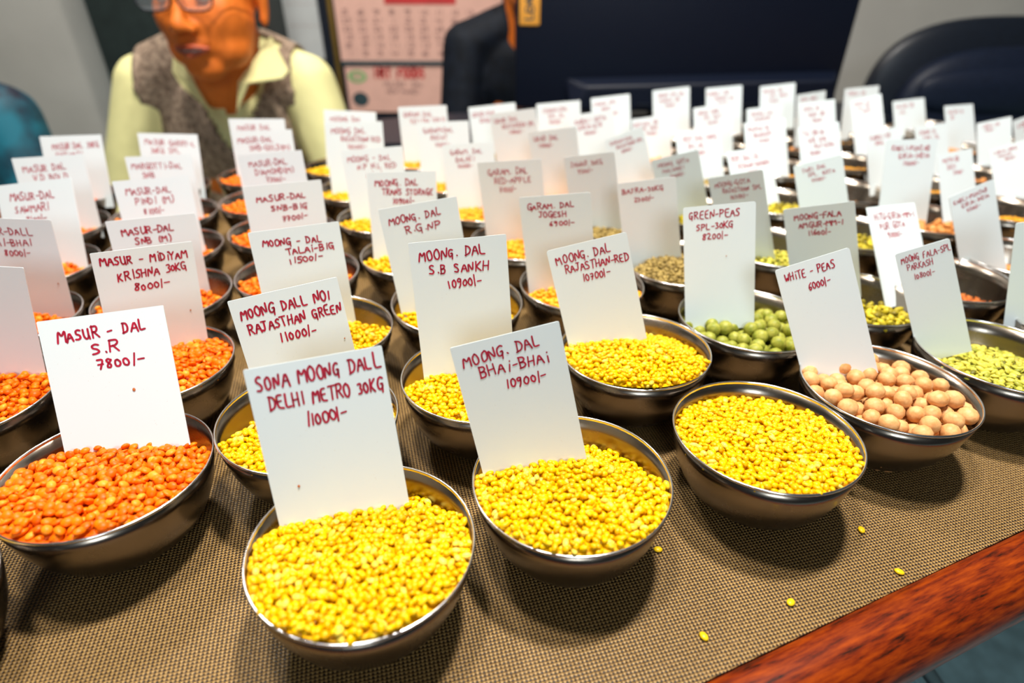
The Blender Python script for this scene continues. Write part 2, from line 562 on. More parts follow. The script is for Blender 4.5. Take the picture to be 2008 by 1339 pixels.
def grains_mesh(kind, lod, edge, slope, bump, dam, seed):
    """one closed heap of loose grains: disc centre on the bowl axis, z relative to the rim plane"""
    g = np.random.default_rng(seed)
    (a, b, c), tilt, pack = GR[kind]
    if lod == 1:
        a, b, c = a * 1.15, b * 1.15, c * 1.15
    rin = lambda z: np.interp(z + HB, [0, .0034, .0088, .0166, .0258, .0355, .0428], [.024, .0296, .0353, .0404, .0442, .0467, .0480])

    def surf(x, y):
        rr = np.hypot(x, y) / .048
        z = edge + slope * y / .048 + bump * (1 - rr ** 2)
        if dam:                       # the card holds the grains back, behind it the heap is lower
            xc, yc, yw, hw, drop = dam
            u = (x - xc) * math.cos(yw) + (y - yc) * math.sin(yw)
            v = -(x - xc) * math.sin(yw) + (y - yc) * math.cos(yw)
            t = np.clip((v + .55 * np.clip(np.abs(u) - hw, 0, None)) / .009 + .15, 0, 1)
            z = z - drop * t * t * (3 - 2 * t)
        return z
    s = 2 * math.sqrt(a * b) * pack
    P = []
    for layer, dz in ((0, -c * 1.5), (1, -c * .3)):
        k = int(.1 / s) + 2
        gx, gy = np.meshgrid(np.arange(-k, k) * s, np.arange(-k, k) * s * .87)
        gx = gx + (np.arange(-k, k)[:, None] % 2) * s / 2 + layer * s * .5
        x = gx.ravel() + g.normal(0, s * .22, gx.size)
        y = gy.ravel() + g.normal(0, s * .22, gx.size) + layer * s * .3
        z = surf(x, y) + dz + g.normal(0, c * .35, x.size)
        ok = np.hypot(x, y) < rin(z) - b * .75
        P.append(np.stack([x, y, z], 1)[ok])
    P = np.concatenate(P)
    n = len(P)
    Vb, Fb = ICO[2 if lod == 2 else 1]
    sc_ = np.array([a, b, c]) * g.normal(1, .09, (n, 3)).clip(.75, 1.25)
    Rm = rotmats(g.uniform(0, 2 * PI, n), g.normal(0, tilt, n), g.normal(0, tilt, n))
    # flatten to lens-like seeds for the lentils
    Vb = Vb.copy()
    if kind in ('red_lentil', 'green_split', 'chilli'):
        Vb[:, 2] *= np.abs(Vb[:, 2]) ** .45
    Vv = Vb[None] * sc_[:, None, :]
    Vv = np.einsum('nij,nkj->nki', Rm, Vv) + P[:, None, :]
    Fv = Fb[None] + (np.arange(n) * len(Vb))[:, None, None]
    V = Vv.reshape(-1, 3)
    F = Fv.reshape(-1, 3)
    # solid core so no steel shows between the grains
    nr, na = 8, 32
    cv, cf = [[0, 0, surf(0, 0) - c * 2]], []
    for i in range(1, nr + 1):
        for j in range(na):
            t = 2 * PI * j / na
            rr = (rin(float(surf(.044 * math.cos(t), .044 * math.sin(t)))) - .0006) * i / nr
            x, y = rr * math.cos(t), rr * math.sin(t)
            cv.append([x, y, surf(x, y) - c * 2])
    for j in range(na):
        cf.append([0, 1 + j, 1 + (j + 1) % na])
    for i in range(nr - 1):
        for j in range(na):
            p, q = 1 + i * na + j, 1 + i * na + (j + 1) % na
            cf += [[p, p + na, q + na], [p, q + na, q]]
    cf = np.array(cf) + len(V)
    return tri_mesh('heap_' + kind, np.concatenate([V, np.array(cv)]), np.concatenate([F, cf]), M[kind])


# ------------------------------------------------------------------ handwriting
G = {
    'A': '0,0 2,6 4,0|0.8,2.2 3.3,2.2', 'B': '0.3,0 0.3,6|0,6 2.6,5.9 3.2,4.7 2.4,3.3 0.6,3.1|0.6,3.1 3,3 3.7,1.5 2.6,0.1 0,0',
    'C': '3.6,5.3 2.2,6 0.7,5 0.2,3 0.8,0.8 2.2,0 3.8,0.7', 'D': '0.3,0 0.5,6|0,6 2.4,5.6 3.8,3.4 3,1 0,0',
    'E': '3.4,6 0.4,5.8 0.3,0.1 3.6,0|0.4,3.1 2.8,3.2', 'F': '3.5,6 0.4,5.8 0.3,0|0.4,3.2 2.7,3.3',
    'G': '3.6,5.4 2.2,6 0.7,5 0.2,2.9 0.9,0.7 2.4,0.3 3.5,1.6 3.4,2.8 2.2,2.8|3.5,2.8 3.3,-1.2', 'H': '0.3,6 0.2,0|3.6,6 3.6,0|0.2,3 3.6,3.2',
    'I': '1.8,6 1.7,0', 'i': '1.6,4 1.6,0|1.7,5.8 1.75,6.2', 'J': '0.6,6 3.6,6|2.3,6 2.2,1.2 1.2,0 0.2,1.1', 'K': '0.3,6 0.2,0|3.5,6 0.4,2.9 3.7,0',
    'L': '0.4,6 0.3,0.2 3.6,0.3', 'M': '0,0 0.4,6 2.2,2.6 4.0,6 4.5,0', 'N': '0.2,0 0.3,6 3.4,0.1 3.7,6.2',
    'O': '2,6 0.5,4.9 0.2,2.8 1,0.5 2.2,0 3.5,1.2 3.8,3.4 3.1,5.4 2,6', 'P': '0.3,0 0.4,6|0,5.8 2.8,6 3.6,4.6 2.6,3 0.5,2.8',
    'Q': '2,6 0.5,4.9 0.2,2.8 1,0.5 2.2,0 3.5,1.2 3.8,3.4 3.1,5.4 2,6|2.4,1.6 4,-0.5', 'R': '0.3,0 0.4,6|0,5.8 2.8,6 3.4,4.5 2.4,3.1 0.5,3|1.4,3 3.8,0',
    'S': '3.4,5.4 2.2,6 0.7,5.2 0.9,3.8 2.8,2.8 3.3,1.3 2.2,0.1 0.3,0.6', 'T': '0,5.9 4,6.1|2,6 1.9,0', 'U': '0.3,6 0.3,1.6 1.5,0 2.9,0.6 3.5,2 3.5,6|3.5,2 3.7,0',
    'V': '0.1,6 1.9,0 3.8,6', 'W': '0,6 0.9,0 2.3,4 3.5,0 4.6,6', 'X': '0.2,6 3.7,0|3.6,6 0.2,0', 'Y': '0.1,6 1.9,3 3.8,6|1.9,3 1.7,0', 'Z': '0.2,6 3.7,6 0.2,0 3.8,0',
    '0': '1.8,4.8 0.6,4 0.3,2.2 1,0.4 2.1,0.2 3,1.5 3,3.4 1.8,4.8', '1': '1.6,5.4 1.5,0', '2': '0.4,4.6 1.6,5.4 2.8,4.4 2.2,2.6 0.3,0.2 3.2,0.2',
    '3': '0.5,5 2,5.4 2.7,4.2 1.4,3 2.9,2 2.3,0.3 0.4,0.2', '4': '0.6,5.4 0.4,2.3 3,2.4|2.4,4 2.3,0', '5': '3,5.4 0.9,5.3 0.7,3.2 2.3,3.3 2.9,1.6 2,0.1 0.3,0.3',
    '6': '2.8,5.4 1,4 0.4,1.6 1.4,0 2.8,0.8 2.7,2.4 0.7,2.2', '7': '0.3,5.2 3,5.4 1.4,0|0.7,2.5 2.8,2.7', '8': '2.8,4.9 1.4,5.4 0.5,4.3 2.7,1.8 2,0.2 0.6,0.7 0.9,2.2 2.9,4.3 2.8,4.9',
    '9': '2.7,4.6 1.4,5.4 0.4,4.2 1.1,2.9 2.7,3.6|2.7,4.9 2.5,1.2 1.3,-0.5', '-': '0.4,2.7 3,2.9', '.': '1.2,0.9 1.5,0.6', '/': '1.1,6.4 0.6,-0.4',
    '(': '2,6.4 1,4.6 0.9,1.8 1.9,-0.2', ')': '1,6.4 2.1,4.6 2.1,1.8 1,-0.2', '=': '0.4,3.6 3,3.8|0.4,2 3,2.1'}
ADV = {'M': 5.6, 'W': 5.7, 'I': 3.2, 'i': 3.0, '1': 2.9, ' ': 4.6, '.': 2.5, '/': 2.3, '-': 4.0, '(': 3.0, ')': 3.0}


def strokes(text, g):
    """list of polylines in letter units, plus total advance"""
    out, x = [], 0.0
    for ch in text:
        if ch in G:
            sh, sk = g.normal(0, .16), g.normal(0.02, .05)
            sz = g.normal(1, .06)
            for st_ in G[ch].split('|'):
                p = np.array([[float(t) for t in q.split(',')] for q in st_.split()])
                p = p * sz + g.normal(0, .13, p.shape)
                p[:, 0] += p[:, 1] * sk + x
                p[:, 1] += sh
                out.append(p)
        x += ADV.get(ch, 4.9 if ch.isalpha() else 4.0) + g.normal(0, .12)
    return out, x


def smooth_line(p, n):
    for _ in range(n):
        if len(p) < 3:
            return p
        q = [p[0]]
        for i in range(len(p) - 1):
            q += [p[i] * .8 + p[i + 1] * .2, p[i] * .2 + p[i + 1] * .8]
        q.append(p[-1])
        p = np.array(q)
    return p


def ribbon(V, F, p, wd, taper=True, depth=0.0):
    """one continuous flat pen stroke with round ends"""
    n = len(p)
    d = np.gradient(p, axis=0) if n > 2 else np.repeat((p[1] - p[0])[None], 2, 0)
    d = d / (np.linalg.norm(d, axis=1)[:, None] + 1e-12)
    nr = np.stack([-d[:, 1], d[:, 0]], 1)
    b = len(V)
    for i in range(n):
        w_ = wd * (.88 if taper and i in (0, n - 1) else 1.0)
        V.append((*(p[i] + nr[i] * w_), depth))
        V.append((*(p[i] - nr[i] * w_), depth))
    for i in range(n - 1):
        F.append((b + 2 * i, b + 2 * i + 1, b + 2 * i + 3, b + 2 * i + 2))
    for i, sgn in ((0, -1), (n - 1, 1)):
        b2 = len(V)
        V.append((*(p[i] + d[i] * sgn * wd * .8 + nr[i] * wd * .45), depth))
        V.append((*(p[i] + d[i] * sgn * wd * .8 - nr[i] * wd * .45), depth))
        a_, c_ = b + 2 * i, b + 2 * i + 1
        F.append((a_, c_, b2 + 1, b2) if sgn > 0 else (c_, a_, b2, b2 + 1))


# placement of the lines on the cards that can be read: (u0, u1, top, letter height) in card widths
LAY = {'sr': [(.13, .84, .09, .105), (.37, .60, .235, .10), (.39, .78, .37, .095)],
       'sona': [(.06, .98, .05, .125), (.12, .97, .225, .12), (.34, .66, .40, .12)],
       'bhai': [(.08, .80, .08, .115), (.20, .86, .235, .115), (.40, .80, .40, .11)],
       'mid': [(.07, .93, .065, .10), (.20, .90, .22, .10), (.33, .70, .37, .10)],
       'no1': [(.07, .90, .09, .11), (.10, .98, .245, .105), (.34, .70, .39, .11)],
       'sankh': [(.09, .78, .07, .115), (.18, .80, .235, .11), (.35, .72, .39, .11)],
       'rajred': [(.09, .78, .08, .12), (.18, .98, .23, .11), (.36, .72, .37, .11)],
       'green': [(.08, .80, .06, .12), (.18, .70, .24, .10), (.26, .64, .38, .11)],
       'white': [(.10, .78, .09, .13), (.37, .68, .30, .13)],
       'parkash': [(.08, 1.0, .10, .16), (.16, .64, .30, .15), (.24, .64, .52, .15)],
       'talai': [(.13, .78, .11, .085), (.36, .91, .225, .08), (.36, .76, .33, .085)],
       'rgnp': [(.10, .78, .10, .105), (.28, .75, .25, .105)],
       'jogesh': [(.11, .78, .09, .09), (.26, .66, .22, .085), (.40, .77, .34, .085)],
       'bajra': [(.08, .80, .10, .095), (.27, .62, .26, .09)],
       'snbbig': [(.14, .78, .13, .085), (.30, .78, .27, .08), (.42, .76, .41, .085)]}


def write_lines(key, lines, W, idx, seed, parent, lift, curl=None):
    g = np.random.default_rng(seed)
    V, F = [], []
    default = [(.11, .11, .088), (.22, .245, .085), (.34, .375, .082), (.25, .50, .08)]
    for i, t in enumerate(lines):
        st_, adv = strokes(t, g)
        if key in LAY and i < len(LAY[key]):
            u0, u1, vt, h = LAY[key][i]
            vt, h = vt + .012, h * .88
            sx = (u1 - u0) * W / adv
        else:
            u0, vt, h = default[i]
            u0 += g.normal(0, .03)
            sx = min(.0118 * W * 1.15, (.95 - u0) * W / adv)
        sy = h * W / 6
        ang = g.normal(.0, .02)
        for p in st_:
            q = smooth_line(np.stack([p[:, 0] * sx + u0 * W, p[:, 1] * sy - vt * W - 6 * sy], 1), 2 if idx < 3 else 1)
            q[:, 1] += ang * (q[:, 0] - W / 2)
            ribbon(V, F, q, .0085 * W if idx < 3 else .0066 * W)
    V = [(x - W / 2, y, lift) for x, y, z in V]
    return mesh_obj('handwriting', V, F, M['ink'], parent, smooth=False)


def card_board(W, L, parent, rad=0.0012):
    """card sheet, top edge at local y=0, local z towards the reader"""
    t = 0.00045
    pts = []
    for cx, cy, a0 in ((W / 2 - rad, -rad, 0), (-W / 2 + rad, -rad, 90)):
        for a in (0, 30, 60, 90):
            q = math.radians(a0 + a)
            pts.append((cx + rad * math.cos(q), cy + rad * math.sin(q)))
    pts += [(-W / 2, -L), (W / 2, -L)]
    n = len(pts)
    V = [(x, y, 0) for x, y in pts] + [(x, y, -t) for x, y in pts]
    F = [tuple(range(n)), tuple(range(n, 2 * n))[::-1]] + [(i, n + i, n + (i + 1) % n, (i + 1) % n) for i in range(n)]
    return mesh_obj('board', V, F, M['card'], parent, smooth=False)


# ------------------------------------------------------------------ wall things
def flat_text(name, text, x, y, z, h, wid, material, parent, bold=.09, vertical=False, seed=1):
    """lettering standing on a plane that faces -Y; x, z = lower left corner"""
    g = np.random.default_rng(seed)
    st_, adv = strokes(text, g)
    V, F = [], []
    s = h / 6
    sx = wid / adv
    for p in st_:
        q = smooth_line(np.stack([p[:, 0] * sx, p[:, 1] * s], 1), 1)
        ribbon(V, F, q, bold * h)
    if vertical:
        V = [(x - b_, y, z + a_) for a_, b_, _ in V]
    else:
        V = [(x + a_, y, z + b_) for a_, b_, _ in V]
    return mesh_obj(name, V, F, material, parent, smooth=False)


WY = 1.93
cup = empty('cupboard', (-0.8835, 1.90, FLOOR))
tag(cup, 'dark green-black cupboard behind the man in the knitted vest', 'cupboard')
box('carcass', (-0.2295, -0.12, 0), (0.2295, 0.028, 1.74), M['cupboard'], cup)
for s in (-1, 1):
    dr = box('door', (min(s * .004, s * .227), -0.138, 0.05), (max(s * .004, s * .227), -0.12, 1.72), M['cupboard'], cup, 0.002)
    box('handle', (s * .03 - .006, -.154, .55), (s * .03 + .006, -.138, .67), M['chrome'], dr, .002)
notice = empty('wall_notice', (-0.60, WY, 0))
tag(notice, 'pale grey paper sheet on the wall between cupboard and calendar board', 'notice')
box('sheet', (-0.053, -0.004, 0.02), (0.053, -0.001, 0.62), M['paper_grey'], notice)
for i in range(7):
    flat_text('printed_line', '- - - - -', -.04, -.0045, .10 + i * .055, .014, .08, M['print_grey'], notice, seed=i)
board = empty('notice_board', (-0.26, WY, 0))
tag(board, 'black framed board behind the pink calendar', 'board')
box('panel', (-0.29, -0.018, -0.40), (0.30, -0.001, 0.70), M['black'], board)
box('frame_strip', (-0.262, -0.024, -0.40), (-0.250, -0.018, 0.70), M['brass'], board, .001)
cal = empty('wall_calendar', (-0.28, WY - .018, 0))
tag(cal, 'pink wall calendar with a grid of dates and printed lower flap', 'calendar')
box('date_sheet', (-0.222, -0.006, 0.018), (0.25, -0.001, 0.42), M['paper_pink'], cal)
box('binding_strip', (-0.224, -0.010, 0.005), (0.252, -0.001, 0.018), M['print_dark'], cal, .002)
box('lower_flap', (-0.216, -0.006, -0.125), (0.25, -0.001, 0.005), M['paper_pink'], cal)
box('header_band', (-0.08, -0.0075, 0.163), (0.12, -0.006, 0.20), M['print_red'], cal)
dnum = 1
for r_ in range(6):
    for c_ in range(10):
        flat_text('date_number', str(1 + (r_ * 7 + c_) % 31), -.205 + c_ * .044, -.0068, .032 + r_ * .021, .013, .026, M['print_grey'], cal,
                  bold=.10, seed=r_ * 10 + c_)
flat_text('red_lettering', 'HRT FOODS', -.128, -.0068, -.028, .026, .15, M['print_red'], cal, bold=.13)
flat_text('grey_lettering', 'PULSES  DAL', -.105, -.0068, -.052, .012, .12, M['print_grey'], cal, bold=.1)
flat_text('grey_lettering', 'NEW MANDI', -.10, -.0068, -.072, .012, .10, M['print_grey'], cal, bold=.1)


def disc(name, cx, cz, rx, rz, y, material, parent, inner=0.0):
    V, F = [], []
    n = 28
    for k in range(n):
        a = 2 * PI * k / n
        V += [(cx + rx * math.cos(a), y, cz + rz * math.sin(a)), (cx + rx * inner * math.cos(a), y, cz + rz * inner * math.sin(a))]
    for k in range(n):
        F.append((2 * k, 2 * ((k + 1) % n), 2 * ((k + 1) % n) + 1, 2 * k + 1))
    return mesh_obj(name, V, F, material, parent, smooth=False)


disc('green_emblem', -.182, -.025, .027, .017, -.0068, M['print_green'], cal, .68)
flat_text('emblem_lettering', 'CO', -.197, -.0068, -.031, .012, .028, M['print_green'], cal)
disc('round_emblem', -.180, -.088, .024, .020, -.0068, M['print_dark'], cal, .05)

# ------------------------------------------------------------------ screen seen from behind
mon = empty('monitor', (0.314, 1.22, 0.0))
tag(mon, 'large black screen seen from behind, orange label at its left edge', 'screen')
box('back_shell', (-0.31, 0.0, 0.02), (0.31, 0.035, 0.46), M['monitor'], mon, .006)
box('display_panel', (-0.30, 0.035, 0.03), (0.30, 0.038, 0.45), M['black'], mon)
V = [(-.212, 0, .02), (.303, 0, .02), (.303, 0, .088), (-.212, 0, .074), (-.204, -.036, .022), (.296, -.036, .022), (.285, -.036, .078), (-.175, -.036, .066)]
hs = mesh_obj('rear_housing', V, [(0, 1, 5, 4), (1, 2, 6, 5), (2, 3, 7, 6), (3, 0, 4, 7), (4, 5, 6, 7)], M['monitor'], mon, smooth=False)
bv = hs.modifiers.new('bevel', 'BEVEL')
bv.width = .006
bv.segments = 3
for k in range(9):
    box('vent_slot', (-.12 + k * .04, -.0378, .032), (-.095 + k * .04, -.0358, .036), M['black'], hs)
ol = box('orange_label', (-.302, -.003, .163), (-.265, 0.001, .29), M['orange_label'], mon, .002)
flat_text('lettering', 'LENOVO', -.277, -.0034, .172, .014, .066, M['print_dark'], ol, bold=.11, vertical=True)
box('stand_neck', (-.04, .036, .006), (.04, .056, .20), M['black'], mon, .004)
box('stand_base', (-.13, -.03, .0), (.13, .12, .008), M['black'], mon, .003)

# ------------------------------------------------------------------ office chair
ch = empty('office_chair', (1.15, 1.45, FLOOR + .01))
tag(ch, 'black padded office chair with rounded back at the right', 'chair')


def pillow(name, cx, cy, cz, hx, hy, hz, material, parent, p=4.0, n=40):
    V, F = [], []
    for i in range(n + 1):
        th = -PI / 2 + PI * i / n
        for j in range(2 * n):
            ph = PI * j / n
            f = lambda t, e: math.copysign(abs(t) ** e, t)
            e = 2 / p
            x = f(math.cos(th), e) * f(math.cos(ph), 2 / 2.0)
            y = f(math.sin(th), e)
            z_ = f(math.cos(th), e) * f(math.sin(ph), 2 / 2.0)
            # rounded-rectangle outline in x/z, pillow thickness in y
            a = math.atan2(z_, x)
            rr = math.hypot(x, z_)
            k = (abs(math.cos(a)) ** p + abs(math.sin(a)) ** p) ** (-1 / p)
            V.append((cx + hx * rr * k * math.cos(a), cy + hy * y * (1 - .35 * rr ** 3), cz + hz * rr * k * math.sin(a)))
    for i in range(n):
        for j in range(2 * n):
            F.append((i * 2 * n + j, i * 2 * n + (j + 1) % (2 * n), (i + 1) * 2 * n + (j + 1) % (2 * n), (i + 1) * 2 * n + j))
    return mesh_obj(name, V, F, material, parent)


pillow('backrest_shell', 0, .03, .72, .335, .05, .215, M['black'], ch, 3.2)
pillow('backrest_cushion', 0.02, -.02, .70, .30, .055, .18, M['leather'], ch, 3.4)
pillow('headrest_cushion', 0.02, -.05, .79, .275, .035, .055, M['leather'], ch, 3.0)
tube('piping', [(-.27 + .06 * i, -.079 - .004 * math.sin(i), .735 - .004 * i) for i in range(10)], .004, M['black'], ch)
pillow('seat', 0, -.12, .42, .27, .05, .06, M['leather'], ch, 3.0)
box('seat_base', (-.24, -.32, .34), (.24, .06, .39), M['black'], ch, .02)
tube('gas_column', [(0, -.12, .06), (0, -.12, .36)], .025, M['chrome'], ch)
box('back_support', (-.04, .05, .36), (.04, .08, .62), M['black'], ch, .006)
for k in range(5):
    a = 2 * PI * k / 5
    lg = tube('leg', [(0, -.12, .075), (.27 * math.cos(a), -.12 + .27 * math.sin(a), .05)], [.024, .014], M['black'], ch)
    tube('caster', [(.27 * math.cos(a) - .01, -.12 + .27 * math.sin(a), .024), (.27 * math.cos(a) + .01, -.12 + .27 * math.sin(a), .024)], .024, M['black'], lg)


# ------------------------------------------------------------------ people
def blob_mesh(name, balls, chains, material, parent, voxel=.006, smooth=6, cut=None):
    """one closed skin grown over overlapping balls; chains = [(p, r), ...] tapered limbs"""
    Vs, Fs, off = [], [], 0
    Vb, Fb = V2, F2

    def add(c, r):
        nonlocal off
        r3 = np.array(r if isinstance(r, (tuple, list)) else (r, r, r))
        Vs.append(Vb * r3 + np.array(c))
        Fs.append(Fb + off)
        off += len(Vb)
    for c, r in balls:
        add(c, r)
    for chn in chains:
        for (p, r), (q, s) in zip(chn[:-1], chn[1:]):
            p, q = np.array(p), np.array(q)
            n = max(2, int(np.linalg.norm(q - p) / (min(r, s) * .3)) + 1)
            for i in range(n + 1):
                t = i / n
                add(p * (1 - t) + q * t, r * (1 - t) + s * t)
    me = tri_mesh(name, np.concatenate(Vs), np.concatenate(Fs), material)
    o = link('tmp_blob', me)
    md = o.modifiers.new('r', 'REMESH')
    md.mode = 'VOXEL'
    md.voxel_size = voxel
    md.use_smooth_shade = True
    ms = o.modifiers.new('s', 'SMOOTH')
    ms.factor = .6
    ms.iterations = smooth
    dg = bpy.context.evaluated_depsgraph_get()
    nm = bpy.data.meshes.new_from_object(o.evaluated_get(dg))
    bpy.data.objects.remove(o)
    nm.name = name
    nm.materials.clear()
    nm.materials.append(material)
    if cut:
        bm = bmesh.new()
        bm.from_mesh(nm)
        dead = [v for v in bm.verts if cut(v.co)]
        bmesh.ops.delete(bm, geom=dead, context='VERTS')
        bm.to_mesh(nm)
        bm.free()
    return link(name, nm, parent)


def hand(balls, chains, wx, wy, wz, side):
    """palm with four bent fingers and a side thumb, pointing forward (-Y), resting palm down"""
    balls.append(((wx, wy - .045, wz), (.038, .05, .014)))
    for k, ln in enumerate((.062, .074, .070, .054)):
        x = wx + (-.027 + .018 * k) * side
        y = wy - .085
        chains.append([((x, y, wz), .0085), ((x * 1.0, y - ln * .55, wz + .002), .008), ((x, y - ln, wz - .018), .0068)])
    chains.append([((wx - .030 * side, wy - .035, wz), .011), ((wx - .055 * side, wy - .065, wz - .004), .0095), ((wx - .058 * side, wy - .095, wz - .010), .008)])


def person(name, loc, yaw, head, arm_out, top_mat, label, hair_mat, lower=M['trousers'], collar_cut=None, nose_turn=0.0, hs=1.0):
    """seated person, origin on the floor; loc.z = shoulder joint height"""
    x0, y0, zs = loc
    root = empty(name, (x0, y0, FLOOR), yaw)
    tag(root, label, 'person')
    Z = zs - FLOOR
    hx, hy, hz = head
    cn, sn = math.cos(nose_turn), math.sin(nose_turn)

    def H(x, y, z):
        x, y, z = x * hs, y * hs, z * hs
        return (hx + x * cn - y * sn, hy + x * sn + y * cn, Z + hz + z)
    balls = [(H(0, .012, .025), (.076, .090, .092)), (H(0, -.018, -.035), (.071, .070, .074)), (H(0, -.052, -.094), (.034, .028, .024)),
             (H(.033, -.040, -.028), (.034, .034, .042)), (H(-.033, -.040, -.028), (.034, .034, .042)),
             (H(.013, -.092, -.041), (.009, .011, .008)), (H(-.013, -.092, -.041), (.009, .011, .008)),
             (H(.028, -.074, .020), (.026, .013, .010)), (H(-.028, -.074, .020), (.026, .013, .010)),
             (H(.080, .012, -.008), (.008, .017, .032)), (H(-.080, .012, -.008), (.008, .017, .032)),
             (H(.080, .006, -.035), (.008, .011, .012)), (H(-.080, .006, -.035), (.008, .011, .012)),
             (H(0, -.076, -.066), (.027, .015, .018)), (H(.030, -.025, -.070), (.034, .045, .034)), (H(-.030, -.025, -.070), (.034, .045, .034)),
             ((0, .02, Z - .12), (.14, .09, .17))]
    balls = [(c_, tuple(q * hs for q in r_)) for c_, r_ in balls[:-1]] + balls[-1:]
    chains = [[(H(0, -.084, .008), .009), (H(0, -.094, -.020), .0105), (H(0, -.103, -.036), .0125)],
              [(H(0, .03, -.06), .056), ((hx * .5, hy * .4, Z + .03), .058), ((0, .02, Z - .02), .075)]]
    el, wr = [], []
    for s in (-1, 1):
        elb = (s * (.155 + arm_out[0 if s < 0 else 1]), -.05, Z - .285)
        wri = (s * .10, -.24, Z - .30)
        el.append(elb)
        wr.append(wri)
        chains.append([((s * .15, .01, Z), .042), (elb, .036), (wri, .024)])
        hand(balls, chains, wri[0], wri[1], wri[2] - .002, s)
    blob_mesh('body', balls, chains, M['skin'], root, .004, 14)
    # garment with sleeves
    tb = [((0, .035, Z - .09), (.165, .108, .15)), ((0, .05, Z - .28), (.155, .115, .17)), ((0, .06, Z - .45), (.165, .125, .12))]
    tc = [[((-.155, .01, Z - .005), .058), ((-.07, .02, Z + .035), .052), ((.07, .02, Z + .035), .052), ((.155, .01, Z - .005), .058)],
          [((-.035, .02, Z + .045), .058), ((.035, .02, Z + .045), .058)]]
    for s, e_, w_ in ((-1, el[0], wr[0]), (1, el[1], wr[1])):
        tc.append([((s * .155, .01, Z - .005), .060), (((s * .155 + e_[0]) / 2, -.02, Z - .14), .056), (e_, .050)])
        m_ = tuple(e_[i] * .12 + w_[i] * .88 for i in range(3))
        tc.append([(e_, .050), (m_, .036)])
    blob_mesh('shirt', tb, tc, top_mat, root, .0065, 8, collar_cut)
    # trousers and shoes
    lb, lc = [((0, .07, Z - .56), (.18, .15, .09))], []
    for s in (-1, 1):
        lc.append([((s * .09, .02, Z - .565), .085), ((s * .12, -.16, Z - .52), .066)])
        lc.append([((s * .12, -.16, Z - .52), .066), ((s * .13, -.13, .09), .045)])
        blob_mesh('shoe', [((s * .13, -.19, .035), (.045, .115, .034)), ((s * .13, -.13, .055), (.042, .055, .05))], [], M['black'], root, .008, 4)
    blob_mesh('trousers', lb, lc, lower, root, .010, 5)
    # hair cap, eyes, brows, lips
    hb = [(H(0, .022, .036), (.081 * hs, .092 * hs, .093 * hs))]
    blob_mesh('hair', hb, [], hair_mat, root, .005, 2,
              lambda c: ((c.x - hx) * sn * -1 + (c.y - hy) * cn) < -.052 or (c.z - Z - hz) < (-.03 if (c.y - hy) > .03 else .035))
    for s in (-1, 1):
        ey = blob_mesh('eye', [(H(s * .030, -.070, .001), (.0125, .0125, .0105))], [], M['white_eye'], root, .002, 1)
        blob_mesh('iris', [(H(s * .030 - .001, -.0805, .001), (.005, .003, .005))], [], M['black'], ey, .001, 1)
        blob_mesh('eyebrow', [], [[(H(s * .014, -.088, .024), .003), (H(s * .030, -.087, .030), .0035), (H(s * .048, -.076, .025), .0025)]], hair_mat, root, .0015, 1)
    lp = [[(H(-.026, -.079, -.067), .003), (H(-.008, -.0885, -.064), .0042), (H(.008, -.0885, -.064), .0042), (H(.026, -.079, -.067), .003)],
          [(H(-.023, -.079, -.070), .003), (H(0, -.0865, -.0755), .0052), (H(.023, -.079, -.070), .003)]]
    lp = [[((p[0], p[1] - .0035, p[2]), r_) for p, r_ in c_] for c_ in lp]
    blob_mesh('lips', [], lp, M['lips'], root, .0018, 2)
    ml = [[(H(-.024, -.084, -.0685), .0011), (H(-.008, -.0945, -.0695), .0014), (H(.008, -.0945, -.0695), .0014), (H(.024, -.084, -.0685), .0011)]]
    blob_mesh('mouth_line', [], ml, M['hair'], root, .0008, 1)
    return root, Z, H


def stool(loc, label):
    o = empty('stool', (loc[0], loc[1], FLOOR))
    tag(o, label, 'stool')
    t = loc[2] - FLOOR
    box('seat', (-.17, -.15, t - .04), (.17, .17, t), M['black'], o, .015)
    for sx in (-.14, .14):
        for sy in (-.12, .14):
            tube('leg', [(sx, sy, t - .04), (sx * 1.15, sy * 1.15, 0)], .011, M['chrome'], o)
    return o


# the man in the knitted vest, behind the left half of the table
MX, MY, MZ = -.558, 1.235, .062
vcut = lambda c, w_, zb, zt: False


def shirt_cut(c):
    zz = c.z + FLOOR
    return c.y < -.02 and zz > .018 and abs(c.x - .028) < (zz - .018) * .78 + .002


root, Z, H = person('person', (MX, MY, MZ), 0.0, (.054, -.105, .153), (.105, .085), M['shirt'],
                    'man with spectacles in a pale yellow shirt and knitted grey-brown vest', M['hair'], collar_cut=shirt_cut, nose_turn=math.radians(-4), hs=1.07)


def vest_cut(c):
    zz = c.z + FLOOR
    if c.y < 0 and zz > -.055 and abs(c.x - .026) < (zz + .055) * .52:
        return True
    if abs(c.x) > .150 - max(0, (.02 - zz)) * .0 and zz > -.18:
        return True
    return False


vb = [((0, .035, Z - .09), (.171, .114, .156)), ((0, .05, Z - .28), (.162, .121, .176)), ((0, .06, Z - .45), (.172, .131, .12))]
vc = [[((-.155, .01, Z - .005), .065), ((-.07, .02, Z + .035), .059), ((.07, .02, Z + .035), .059), ((.155, .01, Z - .005), .065)]]
vest = blob_mesh('knitted_vest', vb, vc, M['vest'], root, .0065, 8, vest_cut)
so = vest.modifiers.new('thick', 'SOLIDIFY')
so.thickness = .005
so.offset = 0
for k in range(14):                       # ribs of the knit on the lower front
    x = -.10 + k * .0165
    if abs(x - .026) < .02:
        continue
